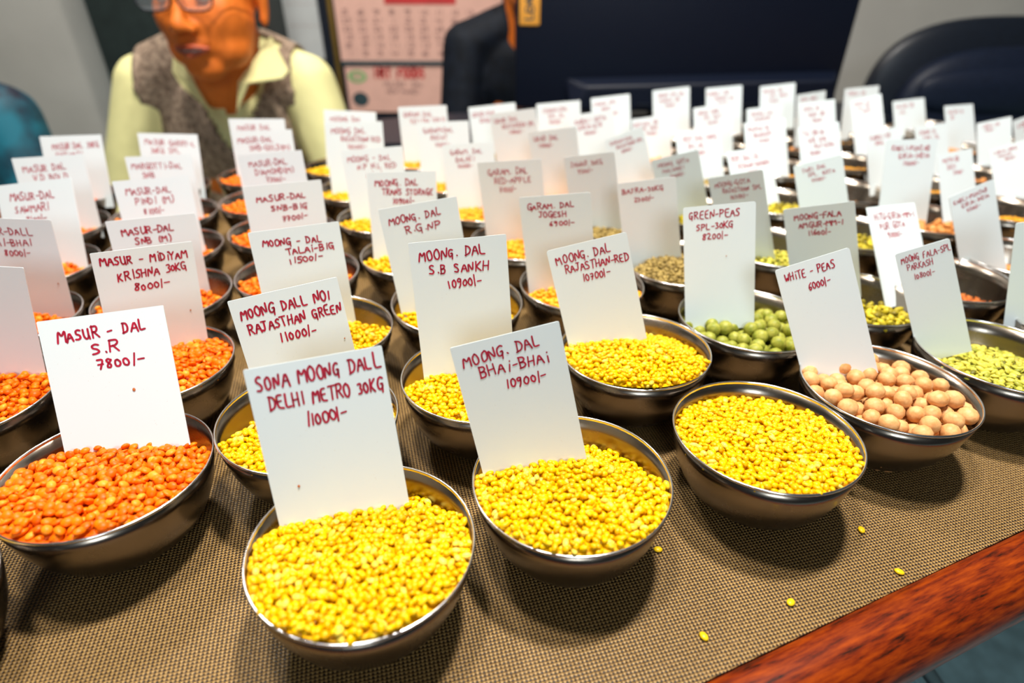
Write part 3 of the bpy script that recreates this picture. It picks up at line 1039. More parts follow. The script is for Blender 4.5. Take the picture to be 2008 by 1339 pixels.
# shirt collar wings
def wing(pts, name='collar'):
    V = [Vector(p) - Vector((MX, MY, FLOOR)) for p in pts]
    o = mesh_obj(name, V, [tuple(range(len(V)))], M['shirt'], root, smooth=False)
    s_ = o.modifiers.new('thick', 'SOLIDIFY')
    s_.thickness = .004
    s_.offset = 0
    b_ = o.modifiers.new('bev', 'BEVEL')
    b_.width = .0015
    return o


wing([(-.425, 1.165, .150), (-.392, 1.128, .098), (-.402, 1.115, .088), (-.455, 1.098, .082), (-.487, 1.098, .035), (-.475, 1.105, .085)])
wing([(-.600, 1.165, .135), (-.590, 1.115, .098), (-.572, 1.100, .075), (-.545, 1.098, .050), (-.530, 1.100, .030), (-.552, 1.108, .080), (-.572, 1.135, .125)])
# spectacles
gl = empty('spectacles', (0, 0, 0))
gl.parent = root
for s in (-1, 1):
    pts = []
    for k in range(25):
        a = 2 * PI * k / 24
        pts.append(H(s * .031 + .026 * math.copysign(abs(math.cos(a)) ** .7, math.cos(a)), -.100 + .004 * abs(math.cos(a)), .0 + .018 * math.copysign(abs(math.sin(a)) ** .7, math.sin(a))))
    tube('lens_rim', pts, .0016, M['black'], gl, 8, caps=False)
    mesh_obj('lens', [Vector(p) for p in pts[:-1]], [tuple(range(24))], M['glass'], gl, smooth=False)
    tube('temple_arm', [H(s * .057, -.095, .006), H(s * .078, -.05, .006), H(s * .086, .01, .0)], .0014, M['black'], gl, 8)
tube('bridge', [H(-.006, -.1, .006), H(0, -.106, .010), H(.006, -.1, .006)], .0014, M['black'], gl, 8)
stool((MX, MY + .06, MZ - .66), 'stool under the man in the knitted vest')

person('person', (.045, 1.56, .095), 0.0, (.0, -.03, .170), (.03, .03), M['jacket'],
       'person in a dark jacket sitting half hidden behind the black screen', M['hair'], nose_turn=math.radians(25))
stool((.045, 1.62, .095 - .66), 'stool under the person in the dark jacket')
person('person', (-1.035, 1.06, .035), 0.0, (-.02, -.03, .165), (.05, .06), M['blue_cloth'],
       'person in blue and turquoise printed clothes at the left edge', M['hair'])
stool((-1.035, 1.12, .035 - .66), 'stool under the person in blue printed clothes')


DATA = [
    ('left2', 0, 0, 'red_lentil', [-1.505, 1.285, -0.0, 0.03], [-1.501, 1.4061, -0.9831, 0.1647, 0.1657, -0.1256, 0.2597, 0.3002], ['MASUR-DAL', 'MALKA', '8300/-']),
    ('masbhai', 0, 1, 'red_lentil', [-1.698, 1.701, -0.001, 0.032], [-1.6613, 1.7843, -0.9938, 0.0999, 0.1492, -0.0672, 0.2734, 0.3003], ['MASUR-DALL', 'BHAI-BHAI', '8000/-']),
    ('saw', 0, 2, 'red_lentil', [-1.884, 2.121, 0.001, 0.023], [-1.8429, 2.1511, -1.0016, -0.1459, 0.3973, 0.1449, 0.3392, 0.3121], ['MASUR-DAL', 'SAWMARI', '8100/-']),
    ('vd', 0, 3, 'red_lentil', [-2.082, 2.535, 0.002, 0.021], [-2.0102, 2.5199, -1.0155, 0.0406, 0.2866, 0.0556, 0.3079, 0.3202], ['MASUR DAL', 'V.D BOLD', '8200/-']),
    ('c71', 0, 4, 'red_lentil', [-2.289, 2.945, 0.0, 0.03], [-2.1837, 2.9193, -1.0107, -0.0301, 0.3239, 0.0392, 0.3132, 0.3088], ['MASUR DAL 30KG', 'SHYAMJI']),
    ('sr', 1, 0, 'red_lentil', [-0.948, 1.009, 0.015, 0.077], [-0.9535, 1.1047, -0.9888, 0.1641, 0.4807, 0.0633, 0.2866, 0.3107], ['MASUR - DAL', 'S.R', '7800/-']),
    ('mid', 1, 1, 'red_lentil', [-1.073, 1.451, 0.036, 0.055], [-1.0736, 1.5241, -0.9938, 0.815, 0.1003, -0.1608, 0.2644, 0.3111], ['MASUR - MiDiYAM', 'KRISHNA 30KG', '8000/-']),
    ('snbm', 1, 2, 'red_lentil', [-1.249, 1.875, -0.02, 0.012], [-1.2233, 1.8674, -1.0089, 0.6143, 0.1069, -0.0934, 0.264, 0.2905], ['MASUR-DAL', 'SNB (M)', '8000/-']),
    ('pindi', 1, 3, 'red_lentil', [-1.45, 2.287, -0.01, 0.022], [-1.4257, 2.266, -1.0122, 0.0686, 0.2728, 0.0599, 0.3017, 0.2999], ['MASUR-DAL', 'PINDI (M)', '8100/-']),
    ('margotti', 1, 4, 'red_lentil', [-1.647, 2.702, 0.003, 0.022], [-1.5941, 2.6395, -1.0194, 0.0945, 0.2411, 0.0155, 0.2905, 0.2956], ['MARGOTTI-DAL', 'SNB', '8200/-']),
    ('c68', 1, 5, 'red_lentil', [-1.86, 3.109, 0.0, 0.03], [-1.7622, 3.0343, -1.0117, 0.1253, 0.2357, -0.052, 0.2872, 0.2917], ['MASUR GARRY-L', '30KG SPL', '8400/-']),
    ('sona', 2, 0, 'yellow_lentil', [-0.304, 0.803, 0.038, 0.051], [-0.3601, 0.8849, -0.9856, 0.3085, 0.3451, 0.0171, 0.2708, 0.3347], ['SONA MOONG DALL', 'DELHI METRO 30KG', '11000/-']),
    ('no1', 2, 1, 'yellow_lentil', [-0.53, 1.203, 0.029, 0.046], [-0.5272, 1.2527, -0.9936, 0.4424, 0.2505, 0.0383, 0.2653, 0.3183], ['MOONG DALL NO1', 'RAJASTHAN GREEN', '11000/-']),
    ('talai', 2, 2, 'yellow_lentil', [-0.622, 1.653, 0.085, 0.087], [-0.6448, 1.6516, -1.0097, 0.3989, 0.1997, -0.0102, 0.2667, 0.338], ['MOONG - DAL', 'TALAi-BIG', '11500/-']),
    ('snbbig', 2, 3, 'red_lentil', [-0.825, 2.064, 0.001, 0.018], [-0.8364, 2.0917, -0.9932, 0.5296, 0.1289, -0.0586, 0.2779, 0.3204], ['MASUR-DAL', 'SNB-BIG', '7700/-']),
    ('diam', 2, 4, 'red_lentil', [-1.016, 2.481, 0.028, 0.033], [-1.0098, 2.4913, -0.9925, 0.1628, 0.1547, 0.0333, 0.2648, 0.3244], ['MASUR-DAL', 'DIAMOND(M)', '7300/-']),
    ('c51', 2, 5, 'red_lentil', [-1.228, 2.888, 0.003, 0.028], [-1.1989, 2.892, -0.9929, 0.1941, 0.1557, -0.0077, 0.2759, 0.3229], ['MASUR-DAL', 'SNB-GOLD(M)', '7200/-']),
    ('c52', 2, 6, 'red_lentil', [-1.413, 3.309, -0.0, 0.03], [-1.3797, 3.2795, -0.9984, 0.1869, 0.1419, -0.0371, 0.2856, 0.3002], ['MASUR DAL', 'MOTI GOLD']),
    ('bhai', 3, 0, 'yellow_lentil', [0.138, 0.986, -0.01, 0.038], [0.0538, 1.0281, -0.994, 0.1361, 0.2802, 0.1817, 0.2482, 0.3246], ['MOONG. DAL', 'BHAi-BHAi', '10900/-']),
    ('sankh', 3, 1, 'yellow_lentil', [-0.088, 1.386, 0.033, 0.074], [-0.122, 1.3979, -0.9968, 0.2077, 0.2316, 0.0149, 0.2647, 0.3882], ['MOONG. DAL', 'S.B SANKH', '10900/-']),
    ('rgnp', 3, 2, 'yellow_lentil', [-0.193, 1.833, 0.033, -0.007], [-0.2509, 1.7775, -1.0165, 0.1975, 0.1759, 0.107, 0.254, 0.3809], ['MOONG. DAL', 'R.G.NP']),
    ('trans', 3, 3, 'yellow_lentil', [-0.39, 2.247, 0.003, 0.025], [-0.4297, 2.2216, -1.0103, 0.23, 0.1593, -0.0429, 0.2651, 0.3404], ['MOONG. DAL', 'TRANS STORAGE', '10900/-']),
    ('npred', 3, 4, 'yellow_lentil', [-0.587, 2.662, 0.001, 0.028], [-0.6068, 2.6314, -1.0151, 0.2163, 0.1609, 0.0282, 0.2664, 0.3288], ['MOONG - DAL', 'N.P N.L RED', '10800/-']),
    ('c63', 3, 5, 'yellow_lentil', [-0.799, 3.069, 0.0, 0.03], [-0.7895, 2.9998, -1.0245, 0.2929, 0.1387, -0.0463, 0.2804, 0.3712], ['MOONG DAL', 'RAJASTHAN RED', '10500/-']),
    ('c64', 3, 6, 'yellow_lentil', [-0.989, 3.486, 0.0, 0.03], [-0.9263, 3.4313, -0.9969, 0.1388, 0.1495, -0.0764, 0.2853, 0.3101], ['MOONG DAL']),
    ('nocard', 4, 0, 'yellow_lentil', [0.643, 1.144, -0.004, 0.069], None, None),
    ('rajred', 4, 1, 'yellow_lentil', [0.377, 1.528, -0.027, 0.043], [0.3002, 1.5464, -1.0018, -0.0652, 0.2333, 0.266, 0.2395, 0.3355], ['MOONG. DAL', 'RAJASTHAN-RED', '10700/-']),
    ('jogesh', 4, 2, 'chickpea', [0.258, 1.972, 0.009, 0.029], [0.1846, 1.9251, -1.0168, -0.2441, 0.1248, 0.1524, 0.2506, 0.3584], ['GARAM. DAL', 'JOGESH', '6900/-']),
    ('redapple', 4, 3, 'chickpea', [0.05, 2.387, 0.002, 0.028], [0.0191, 2.4107, -1.0066, -0.2838, 0.0913, 0.136, 0.2769, 0.331], ['GARAM. DAL', 'RED-APPLE', '7100/-']),
    ('balaji', 4, 4, 'chickpea', [-0.145, 2.803, -0.001, 0.029], [-0.1917, 2.7954, -1.0098, 0.0713, 0.1512, 0.0459, 0.2424, 0.3064], ['GARAM. DAL', 'BALAJI', '7000/-']),
    ('c57', 4, 5, 'chickpea', [-0.353, 3.211, 0.0, 0.03], [-0.3526, 3.1569, -1.0071, 0.051, 0.1501, 0.0257, 0.2689, 0.3226], ['GARAM-DAL', 'RAJAT', '7000/-']),
    ('c58', 4, 6, 'chickpea', [-0.551, 3.626, 0.0, 0.03], [-0.5062, 3.5508, -1.0096, 0.0059, 0.1221, 0.0394, 0.2804, 0.3266], ['GARAM DAL', 'YELLOW GOLD']),
    ('white', 5, 0, 'white_pea', [1.06, 1.345, 0.012, 0.034], [0.9616, 1.4252, -1.0021, -0.152, 0.2824, 0.3967, 0.201, 0.3434], ['WHiTE - PEAS', '6000/-']),
    ('green', 5, 1, 'green_pea', [0.794, 1.719, 0.004, 0.045], [0.7043, 1.7405, -1.0077, -0.175, 0.2419, 0.1534, 0.2236, 0.3751], ['GREEN-PEAS', 'SPL-30KG', '8200/-']),
    ('bajra', 5, 2, 'millet', [0.675, 2.162, -0.001, 0.03], [0.5663, 2.1765, -1.0108, -0.3626, 0.102, 0.2301, 0.2225, 0.3295], ['BAJRA-30KG', '2300/-']),
    ('c22', 5, 3, 'millet', [0.47, 2.573, 0.0, 0.03], [0.3856, 2.5413, -1.0032, -0.433, 0.0353, 0.22, 0.2306, 0.3223], ['JAWAR 30KG', '9500/-']),
    ('c24', 5, 4, 'chickpea', [0.275, 2.989, 0.0, 0.03], [0.2418, 2.9667, -0.9944, -0.3082, 0.0442, 0.1788, 0.2452, 0.3204], ['URAD DAL', '11000/-']),
    ('c60', 5, 5, 'chickpea', [0.077, 3.403, 0.0, 0.03], [0.0448, 3.3739, -0.9934, -0.2104, 0.0507, 0.1606, 0.259, 0.3236], ['URAD DAL', 'DESI-CHILKA SPL', '11800/-']),
    ('c59', 5, 6, 'millet', [-0.111, 3.822, 0.0, 0.03], [-0.0975, 3.769, -1.0016, 0.0137, 0.1396, 0.1018, 0.2882, 0.2859], ['URAD-DAL', 'DHULI']),
    ('parkash', 6, 0, 'green_split', [1.49, 1.508, 0.021, 0.04], [1.3632, 1.5732, -1.0127, -0.2337, 0.2061, 0.4372, 0.146, 0.3348], ['MOONG FALA-SPL', 'PARKASH', '10800/-']),
    ('fala', 6, 1, 'green_chunk', [1.223, 1.882, 0.004, 0.034], [1.1538, 1.951, -1.0013, -0.6553, 0.0275, 0.344, 0.2312, 0.3052], ['MOONG-FALA', 'AMGUR-MM-1', '11600/-']),
    ('c17', 6, 2, 'green_split', [1.104, 2.325, 0.0, 0.03], [0.9657, 2.2518, -0.9996, -0.6386, -0.0353, 0.3425, 0.2145, 0.3288], ['MOONG-GOTA', 'RAJASTHAN SPL', '10700/-']),
    ('c20', 6, 3, 'green_chunk', [0.899, 2.736, 0.0, 0.03], [0.8161, 2.6984, -0.9794, -0.4718, 0.0054, 0.3408, 0.2181, 0.2622], ['MOONG GOTA', 'MALWARI', '10000/-']),
    ('c23', 6, 4, 'chickpea', [0.704, 3.151, 0.0, 0.03], [0.6589, 3.0699, -0.998, 0.0014, 0.1134, 0.3409, 0.2028, 0.2959], ['GARAM-DAL', 'RAJASTHAN-SPL', '6800/-']),
    ('c26', 6, 5, 'millet', [0.507, 3.566, 0.0, 0.03], [0.4861, 3.4731, -0.9974, -0.1042, 0.1604, 0.1665, 0.2534, 0.2992], ['KABULI GOTA', 'GIRIA-GTR', '6900/-']),
    ('c25', 6, 6, 'chickpea', [0.319, 3.984, 0.0, 0.03], [0.312, 3.9371, -1.0047, -0.0236, 0.1471, 0.0873, 0.2793, 0.2746], ['CHANA-DAL', 'SPL DL', '6700/-']),
    ('c14', 7, 0, 'green_split', [1.919, 1.671, 0.0, 0.03], [1.7833, 1.7035, -0.9717, -0.2552, 0.1786, 0.2141, 0.2548, 0.3178], ['DAL-MIX', 'AURA', '9000/-']),
    ('c12', 7, 1, 'chilli', [1.653, 2.045, 0.0, 0.03], [1.487, 2.0074, -1.0047, 0.4532, 0.6088, -0.074, 0.2697, 0.295], ['HiTU-GIRIA-MM-1', 'PUR GOTA', '9000/-']),
    ('c16', 7, 2, 'green_chunk', [1.534, 2.488, 0.0, 0.03], [1.3862, 2.4493, -0.9963, -0.449, 0.1663, 0.3767, 0.1881, 0.3215], ['TARI DAL', 'SPL. GOTA', '9700/-']),
    ('c18', 7, 3, 'green_chunk', [1.328, 2.898, 0.0, 0.03], [1.2146, 2.8078, -1.0073, 0.4424, 0.5272, 0.0174, 0.2725, 0.2929], ['ROY DAL-JK', 'RIZWAN-SAHARA', '10300/-']),
    ('c19', 7, 4, 'millet', [1.133, 3.314, 0.0, 0.03], [1.0497, 3.2328, -0.9965, 0.4157, 0.4384, -0.0193, 0.2977, 0.2676], ['ROY DAL-30KG', 'SPL-DL', '10200/-']),
    ('c29', 7, 5, 'chickpea', [0.936, 3.728, 0.0, 0.03], [0.8589, 3.6667, -0.9877, -0.0869, 0.1982, 0.1596, 0.2257, 0.2284], ['ROY-DAL SB', 'SPL RED', '9700/-']),
    ('c27', 7, 6, 'millet', [0.748, 4.147, 0.0, 0.03], [0.6683, 4.0556, -1.0014, -0.0136, 0.1943, 0.1132, 0.2536, 0.2883], ['CHANA SPL', '30KG', '6500/-']),
    ('c13', 8, 0, 'brown_bean', [2.079, 2.217, 0.0, 0.03], [1.9086, 2.2074, -1.005, 0.107, 0.3025, 0.3441, 0.1888, 0.3006], ['KABLI-PUNJAB', 'GIRiA-INDIA', '9500/-']),
    ('c15', 8, 1, 'brown_bean', [1.959, 2.66, 0.0, 0.03], [1.8013, 2.6063, -0.998, 0.104, 0.3062, 0.0113, 0.2443, 0.3613], ['KABLI-PUNJAB', 'GIRiA-INDIA', '11000/-']),
    ('c37', 8, 2, 'brown_bean', [1.753, 3.071, 0.0, 0.03], [1.6237, 3.021, -0.991, 0.284, 0.4338, 0.0564, 0.2532, 0.3371], ['TIL-SB-30', 'GOL DAL', 'RAJ-GIRA', '9200/-']),
    ('c34', 8, 3, 'gold', [1.559, 3.487, 0.0, 0.03], [1.4567, 3.3131, -1.0446, 0.1905, 0.4028, 0.084, 0.2539, 0.3457], ['RAJMA-30', 'BHADURI', '9400/-']),
    ('c31', 8, 4, 'millet', [1.361, 3.901, 0.0, 0.03], [1.2792, 3.8172, -0.9978, -0.0217, 0.2447, 0.1455, 0.2377, 0.2759], ['URAD SAB', 'SPL RAJ', '9200/-']),
    ('c28', 8, 5, 'chickpea', [1.173, 4.32, 0.0, 0.03], [1.1057, 4.2525, -0.9778, 0.0203, 0.2046, 0.1048, 0.2529, 0.2793], ['URAD SPL-DL', 'MARKA SB', '9900/-']),
    ('c47', 9, 0, 'gold', [2.396, 2.802, 0.0, 0.03], [2.1874, 2.7824, -1.009, 0.3617, 0.4672, 0.0379, 0.2389, 0.286], ['MOTH-SB', 'DESI', '7700/-']),
    ('c40', 9, 1, 'gold', [2.19, 3.213, 0.0, 0.03], [2.036, 3.1709, -1.0036, 0.2708, 0.3989, 0.0889, 0.2335, 0.293], ['KABULI-SB', '30KG']),
    ('c36', 9, 2, 'gold', [1.995, 3.628, 0.0, 0.03], [1.8472, 3.5892, -0.9903, 0.2838, 0.3951, 0.0367, 0.256, 0.3421], ['SOYA 30', 'BARI SB', '9300/-']),
    ('c33', 9, 3, 'brown_bean', [1.797, 4.044, 0.0, 0.03], [1.6612, 3.9695, -1.012, 0.1396, 0.3128, 0.0728, 0.2493, 0.2524], ['RAJMA LAL', 'KASHMIR']),
    ('c30', 9, 4, 'gold', [1.609, 4.463, 0.0, 0.03], [1.4965, 4.3153, -1.042, 0.0753, 0.2685, 0.0727, 0.2572, 0.3457], ['KABULI SB', 'MARKA 30', '9600/-']),
    ('c46', 10, 0, 'gold', [2.82, 2.978, 0.0, 0.03], [2.5995, 2.9705, -1.0133, -0.2999, 0.2769, 0.4146, 0.165, 0.2827], ['LOBIA-30KG', 'MALKA', '8800/-']),
    ('c41', 10, 1, 'brown_bean', [2.614, 3.388, 0.0, 0.03], [2.4096, 3.3647, -1.0096, 0.3582, 0.451, 0.0029, 0.2511, 0.2826], ['CHANA 30', 'KABLI DL']),
    ('c39', 10, 2, 'brown_bean', [2.419, 3.804, 0.0, 0.03], [2.2561, 3.7842, -0.9846, -0.0184, 0.3581, 0.2355, 0.1917, 0.3283], ['CHOLA 30', 'LAL SB', '8900/-']),
    ('c35', 10, 3, 'gold', [2.222, 4.218, 0.0, 0.03], [2.0347, 4.1788, -1.0034, 0.3115, 0.2035, 0.0692, 0.2326, 0.2928], ['SOYA 30KG']),
    ('c32', 10, 4, 'millet', [2.034, 4.637, 0.0, 0.03], [1.9489, 4.5396, -1.0018, 0.0154, 0.2581, 0.1017, 0.2555, 0.285], ['RAJMA SB', 'SPL 30KG', '9100/-']),
    ('c44', 11, 0, 'gold', [3.041, 3.557, 0.0, 0.03], [2.8659, 3.5275, -1.0072, -0.1739, 0.2736, 0.2619, 0.1789, 0.2686], ['LOBIA SB', '9100/-']),
    ('e11_4', 11, 1, 'brown_bean', [2.846, 3.972, 0.0, 0.03], None, None),
    ('c38', 11, 2, 'gold', [2.649, 4.387, 0.0, 0.03], [2.4564, 4.3599, -1.0024, 0.0722, 0.1967, 0.0841, 0.2437, 0.2972], ['CHOLA SB']),
    ('c45', 12, 0, 'gold', [3.467, 3.727, 0.0, 0.03], [3.2696, 3.6879, -1.0059, -0.0905, 0.157, 0.4246, 0.2673, 0.2963], ['LOBIA', '30KG']),
    ('c43', 12, 1, 'brown_bean', [3.272, 4.143, 0.0, 0.03], [3.0393, 4.0788, -1.0323, 0.362, 0.5019, -0.0105, 0.2702, 0.279], ['MATAR 30', 'SB']),
    ('c42', 12, 2, 'gold', [3.075, 4.558, 0.0, 0.03], [2.909, 4.4786, -1.0107, 0.2522, 0.4632, 0.0541, 0.2789, 0.2142], ['MATAR SB', 'LAL']),
    ('cropped', 13, 0, 'yellow_lentil', [-1.206, 0.63, 0.0, 0.03], None, None),
]


ORD = ['front', 'second', 'third', 'fourth', 'fifth', 'sixth', 'seventh']
COLN = ['leftmost column', 'second column from left', 'third column from left', 'fourth column from left', 'fifth column from left',
        'sixth column from left', 'seventh column from left', 'eighth column from left', 'ninth column from left',
        'tenth column from left', 'eleventh column from left', 'twelfth column from left', 'far right column']
WORD = {'red_lentil': 'orange split lentils', 'yellow_lentil': 'small yellow lentils', 'chickpea': 'orange-yellow split gram', 'gold': 'golden grain',
        'millet': 'khaki brown seeds', 'green_split': 'split green lentils', 'green_chunk': 'dark green-brown split pulses',
        'brown_bean': 'tan brown beans', 'chilli': 'reddish brown flakes', 'white_pea': 'round cream peas', 'green_pea': 'round green peas'}
SPECIAL = {'sona': ('front yellow lentil bowl nearest the camera', 'nearest'), 'nocard': ('yellow lentil bowl without a card', '')}
SURF = {  # edge, slope, bump (metres)
    'sr': (-.0040, -.0060, .005), 'sona': (-.0035, -.0060, .0055), 'bhai': (-.0035, -.0055, .006), 'nocard': (-.0055, -.005, .0035),
    'rajred': (-.002, -.005, .007), 'parkash': (-.005, -.004, .004), 'fala': (-.007, -.005, .005), 'mid': (-.004, -.003, .006),
    'no1': (-.006, -.004, .006), 'sankh': (-.005, -.003, .006), 'left2': (-.004, -.004, .006), 'bajra': (-.002, -.003, .007),
    'c12': (-.024, -.010, .002), 'c13': (-.020, -.006, .002), 'c37': (-.022, -.006, .002), 'c15': (-.007, -.004, .005), 'c14': (-.008, -.004, .004),
    'cropped': (-.010, 0, .002)}
heap_cache = {}
LOW = ('c12', 'c13', 'c37')


def peas(key, kind, centre, tiltm, n, rad, top, seed):
    """settle round peas into the bowl, every pea an object"""
    g = np.random.default_rng(seed)
    a = g.uniform(0, 2 * PI, n)
    r = .040 * np.sqrt(g.uniform(0, 1, n))
    P = np.stack([r * np.cos(a), r * np.sin(a), -.026 + g.uniform(0, .05, n)], 1)
    rad_i = rad * g.normal(1, .05, n).clip(.88, 1.12)
    zs = np.array([0, .0034, .0088, .0166, .0258, .0355, .0428, .06]) - HB
    rs = np.array([.024, .0296, .0353, .0404, .0442, .0467, .0478, .0478])
    for it in range(420):
        P[:, 2] -= .0005 if it < 330 else .0001
        P[:, :2] *= (1 - .0003 * (it < 300))
        for _ in range(2):
            D = P[:, None] - P[None]
            L = np.sqrt((D ** 2).sum(2)) + np.eye(n)
            S = rad_i[:, None] + rad_i[None]
            ov = np.clip(S * .97 - L, 0, None) * (1 - np.eye(n))
            P += (D / L[..., None] * ov[..., None]).sum(1) * .32
            rr = np.hypot(P[:, 0], P[:, 1])
            lim = np.interp(P[:, 2], zs, rs) - rad_i
            lim = np.where(P[:, 2] > .006, .06, lim)
            f = np.where(rr > lim, lim / np.maximum(rr, 1e-6), 1)
            P[:, 0] *= f
            P[:, 1] *= f
            P[:, 2] = np.maximum(P[:, 2], -HB + rad_i + .001)
    ok = (P[:, 2] > top) & (np.hypot(P[:, 0], P[:, 1]) < .052)
    Vb = V2.copy()
    Vb *= (1 + .03 * np.sin(Vb[:, :1] * 5) * np.sin(Vb[:, 1:2] * 4 + 1))
    me = tri_mesh(kind, Vb, F2, M[kind])
    res = 0
    for i in np.where(ok)[0]:
        o = bpy.data.objects.new('dried_pea', me)
        COL.objects.link(o)
        o.location = centre + tiltm @ Vector(P[i])
        s_ = rad_i[i]
        o.scale = (s_ * g.uniform(.94, 1.06), s_ * g.uniform(.94, 1.06), s_ * g.uniform(.88, 1.0))
        o.rotation_euler = g.uniform(0, 6, 3)
        if kind == 'white_pea':
            tag(o, 'one of the round cream dried peas heaped in the cream pea bowl', 'pea', 'cream peas in their bowl')
        else:
            tag(o, 'one of the round green dried peas heaped in the green pea bowl', 'pea', 'green peas in their bowl')
        res += 1
    # closed floor of peas below the visible ones
    lo = np.where(~ok)[0]
    if len(lo):
        V = (V2[None] * rad_i[lo][:, None, None] + P[lo][:, None]).reshape(-1, 3)
        F = (F2[None] + (np.arange(len(lo)) * len(V2))[:, None, None]).reshape(-1, 3)
        o = link('pea_bed', tri_mesh('pea_bed', V, F, M[kind]))
        o.matrix_world = Matrix.Translation(centre) @ tiltm.to_4x4()
        tag(o, 'bed of peas lying beneath the top peas in the %s pea bowl' % ('cream' if kind == 'white_pea' else 'green'), 'peas', kind='stuff')
    return res


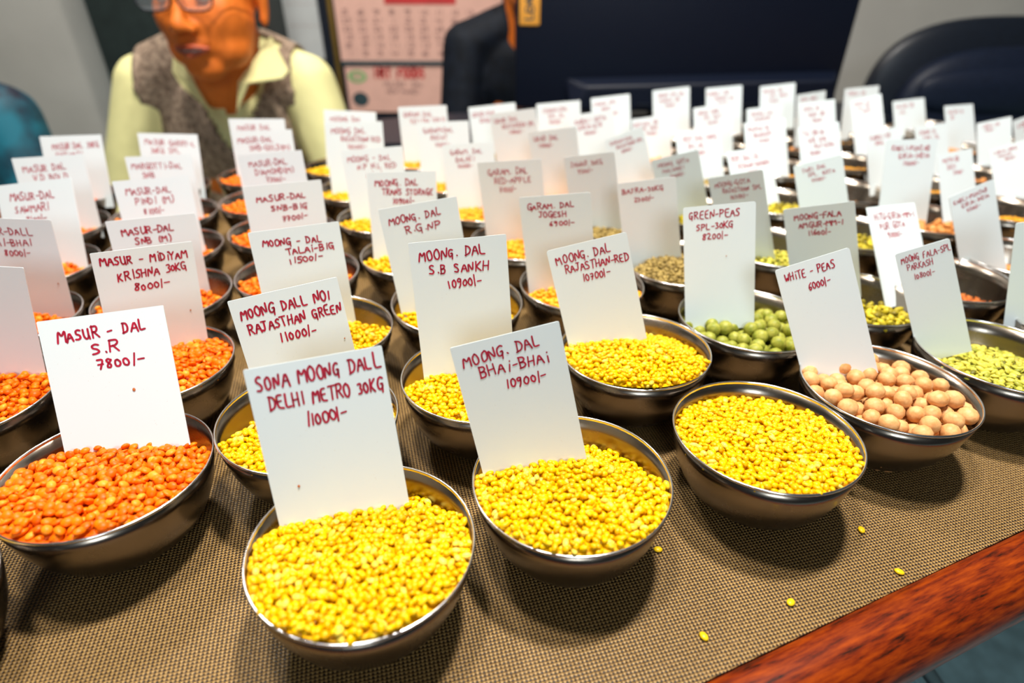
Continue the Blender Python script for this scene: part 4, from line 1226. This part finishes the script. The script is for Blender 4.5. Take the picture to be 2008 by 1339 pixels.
used = {}
for (key, ci, ri, kind, b, cd, lines) in DATA:
    cx, cy, ta, tb = b[0] * U, b[1] * U, b[2], b[3]
    ln = math.hypot(ta, tb)
    if ln > .055:
        ta, tb = ta * .055 / ln, tb * .055 / ln
    nrm = Vector((ta, tb, 1)).normalized()
    tq = Vector((0, 0, 1)).rotation_difference(nrm)
    tm = tq.to_matrix()
    rimc = Vector((cx, cy, HB + .0004))
    basec = rimc - nrm * HB
    basec.z = .0245 * math.hypot(ta, tb) + .0001
    rimc = basec + nrm * HB
    if key == 'cropped':
        where = 'bowl cut off at the lower left corner'
        bl = 'dark steel bowl cut off by the lower left corner of the view'
    else:
        where = '%s bowl of the %s' % (ORD[ri], COLN[ci])
        bl = 'steel bowl of %s, %s in the %s' % (WORD[kind], ORD[ri], COLN[ci])
    bo = empty('steel_bowl', basec)
    bo.rotation_euler = tq.to_euler()
    tag(bo, bl, 'bowl', 'steel sample bowls on the table')
    bd = link('body', BODY, bo)
    rm = link('rim', RIM, bo)
    bd.rotation_euler = rm.rotation_euler = (0, 0, random.uniform(0, 6.28))
    dist = math.hypot(cx, cy)
    # ---- contents
    if kind in ('white_pea', 'green_pea'):
        peas(key, kind, rimc, tm, 300 if kind == 'white_pea' else 262, .0052 if kind == 'white_pea' else .0050, -.0135, 5)
    else:
        if key in SURF:
            sf = SURF[key]
        elif ci <= 3:
            sf = (-.0045, -.003, .005)
        elif ci >= 8:
            sf = (-.012, -.004, .004)
        else:
            sf = (-.007, -.005, .005)
        lod = 2 if dist < .36 or key in ('mid', 'parkash', 'sankh') else 1
        drop = 0.0
        if cd and key not in LOW:
            drop = {'sona': .007, 'bhai': .009, 'sr': .011, 'rajred': .008, 'parkash': .010}.get(key, .015)
        if dist > .42:
            dm = (-.002, .004, .2, .026, drop) if ci <= 5 else (-.022, -.010, .1, .024, drop)
        else:
            dm = (cd[0] * U - cx, cd[1] * U - cy, cd[3], cd[6] * U / 2, drop) if cd else None
        if not drop:
            dm = None
        ck = (kind, lod, sf, dm) if dist > .42 else (key,)
        if ck not in heap_cache:
            heap_cache[ck] = grains_mesh(kind, lod, *sf, dm, seed=len(heap_cache) + 3)
        h = link('lentil_heap' if 'lentil' in kind or 'split' in kind else 'grain_heap', heap_cache[ck])
        h.matrix_world = Matrix.Translation(rimc) @ tm.to_4x4()
        tag(h, '%s in the %s' % (WORD[kind], where), 'grain', 'grain heaps in the bowls', 'stuff')
    # ---- card
    if cd:
        x, y, z, yaw, lean, roll, W, L = cd
        W, L = W * U, L * U
        cyw, syw = math.cos(yaw), math.sin(yaw)
        u0 = Vector((cyw, syw, 0))
        n0 = Vector((syw, -cyw, 0))
        v0 = Vector((0, 0, 1)) * math.cos(lean) - n0 * math.sin(lean)
        u_ = u0 * math.cos(roll) + v0 * math.sin(roll)
        v_ = v0 * math.cos(roll) - u0 * math.sin(roll)
        w_ = u_.cross(v_)
        top = Vector((x * U, y * U, (1.21 + z) * U)) + v_ * L
        c_o = empty('price_card', top)
        mm = Matrix.Identity(4)
        for i in range(3):
            mm[i][0], mm[i][1], mm[i][2], mm[i][3] = u_[i], v_[i], w_[i], top[i]
        c_o.matrix_world = mm
        bury = .018 if key in LOW else .009
        card_board(W, L + bury, c_o, .0007 if ci < 4 else .0014)
        lodi = 1 if dist < .4 else (2 if dist < .5 else 3)
        write_lines(key, lines, W, lodi, 100 + len(used), c_o, .00012)
        nm = {'sr': 'reading 7800', 'green': 'headed GREEN-PEAS', 'white': 'headed WHITE - PEAS'}.get(key)
        lab = 'white price card in the %s' % where
        if nm:
            lab += ', ' + nm
        tag(c_o, lab, 'price card', 'handwritten price cards')
        used[key] = (u_, v_, w_, top, W, L, c_o)

# brown flecks stuck on some cards
for key, fx, fy, s_ in (('sona', .20, .98, .0006), ('sr', .64, .68, .0008), ('mid', .86, .80, .0005), ('green', .60, .75, .0004),
                        ('no1', .93, .62, .0004), ('masbhai', .90, .80, .0005), ('sona', .17, .26, .0004)):
    u_, v_, w_, top, W, L, c_o = used[key]
    V, F = [], []
    for k in range(8):
        a = k * PI / 4
        V.append(((fx - .5) * W + s_ * math.cos(a), -fy * W + s_ * 1.2 * math.sin(a), .0002))
    mesh_obj('fleck', V + [((fx - .5) * W, -fy * W, .0005)], [(k, (k + 1) % 8, 8) for k in range(8)], M['speck'], c_o)

# spilled grains on the mat
SP = [((.076, .201), 'between the second and third front yellow bowls'), ((.188, .214), 'highest of the three right of the front bowls'),
      ((.194, .188), 'nearest to the wooden edge on the right'), ((.133, .171), 'midway along the bare strip of mat'),
      ((.087, .154), 'lowest of all, near the wooden edge')]
sp_me = tri_mesh('spilled_lentil', V2 * np.array([.0024, .0018, .0009]), F2, M['yellow_lentil'])
for i, ((x, y), t) in enumerate(SP):
    o = link('spilled_lentil', sp_me)
    o.location = (x, y, .0010)
    o.rotation_euler = (0, 0, i * 1.3)
    tag(o, 'single spilled yellow lentil on the mat, ' + t, 'lentil', 'spilled yellow lentils')
o = link('spilled_lentil', tri_mesh('spilled_red', V2 * np.array([.0016, .0013, .0008]), F2, M['red_lentil']))
o.location = (-.309, .284, .0009)
tag(o, 'tiny spilled orange lentil on the mat behind the front orange bowl', 'lentil')
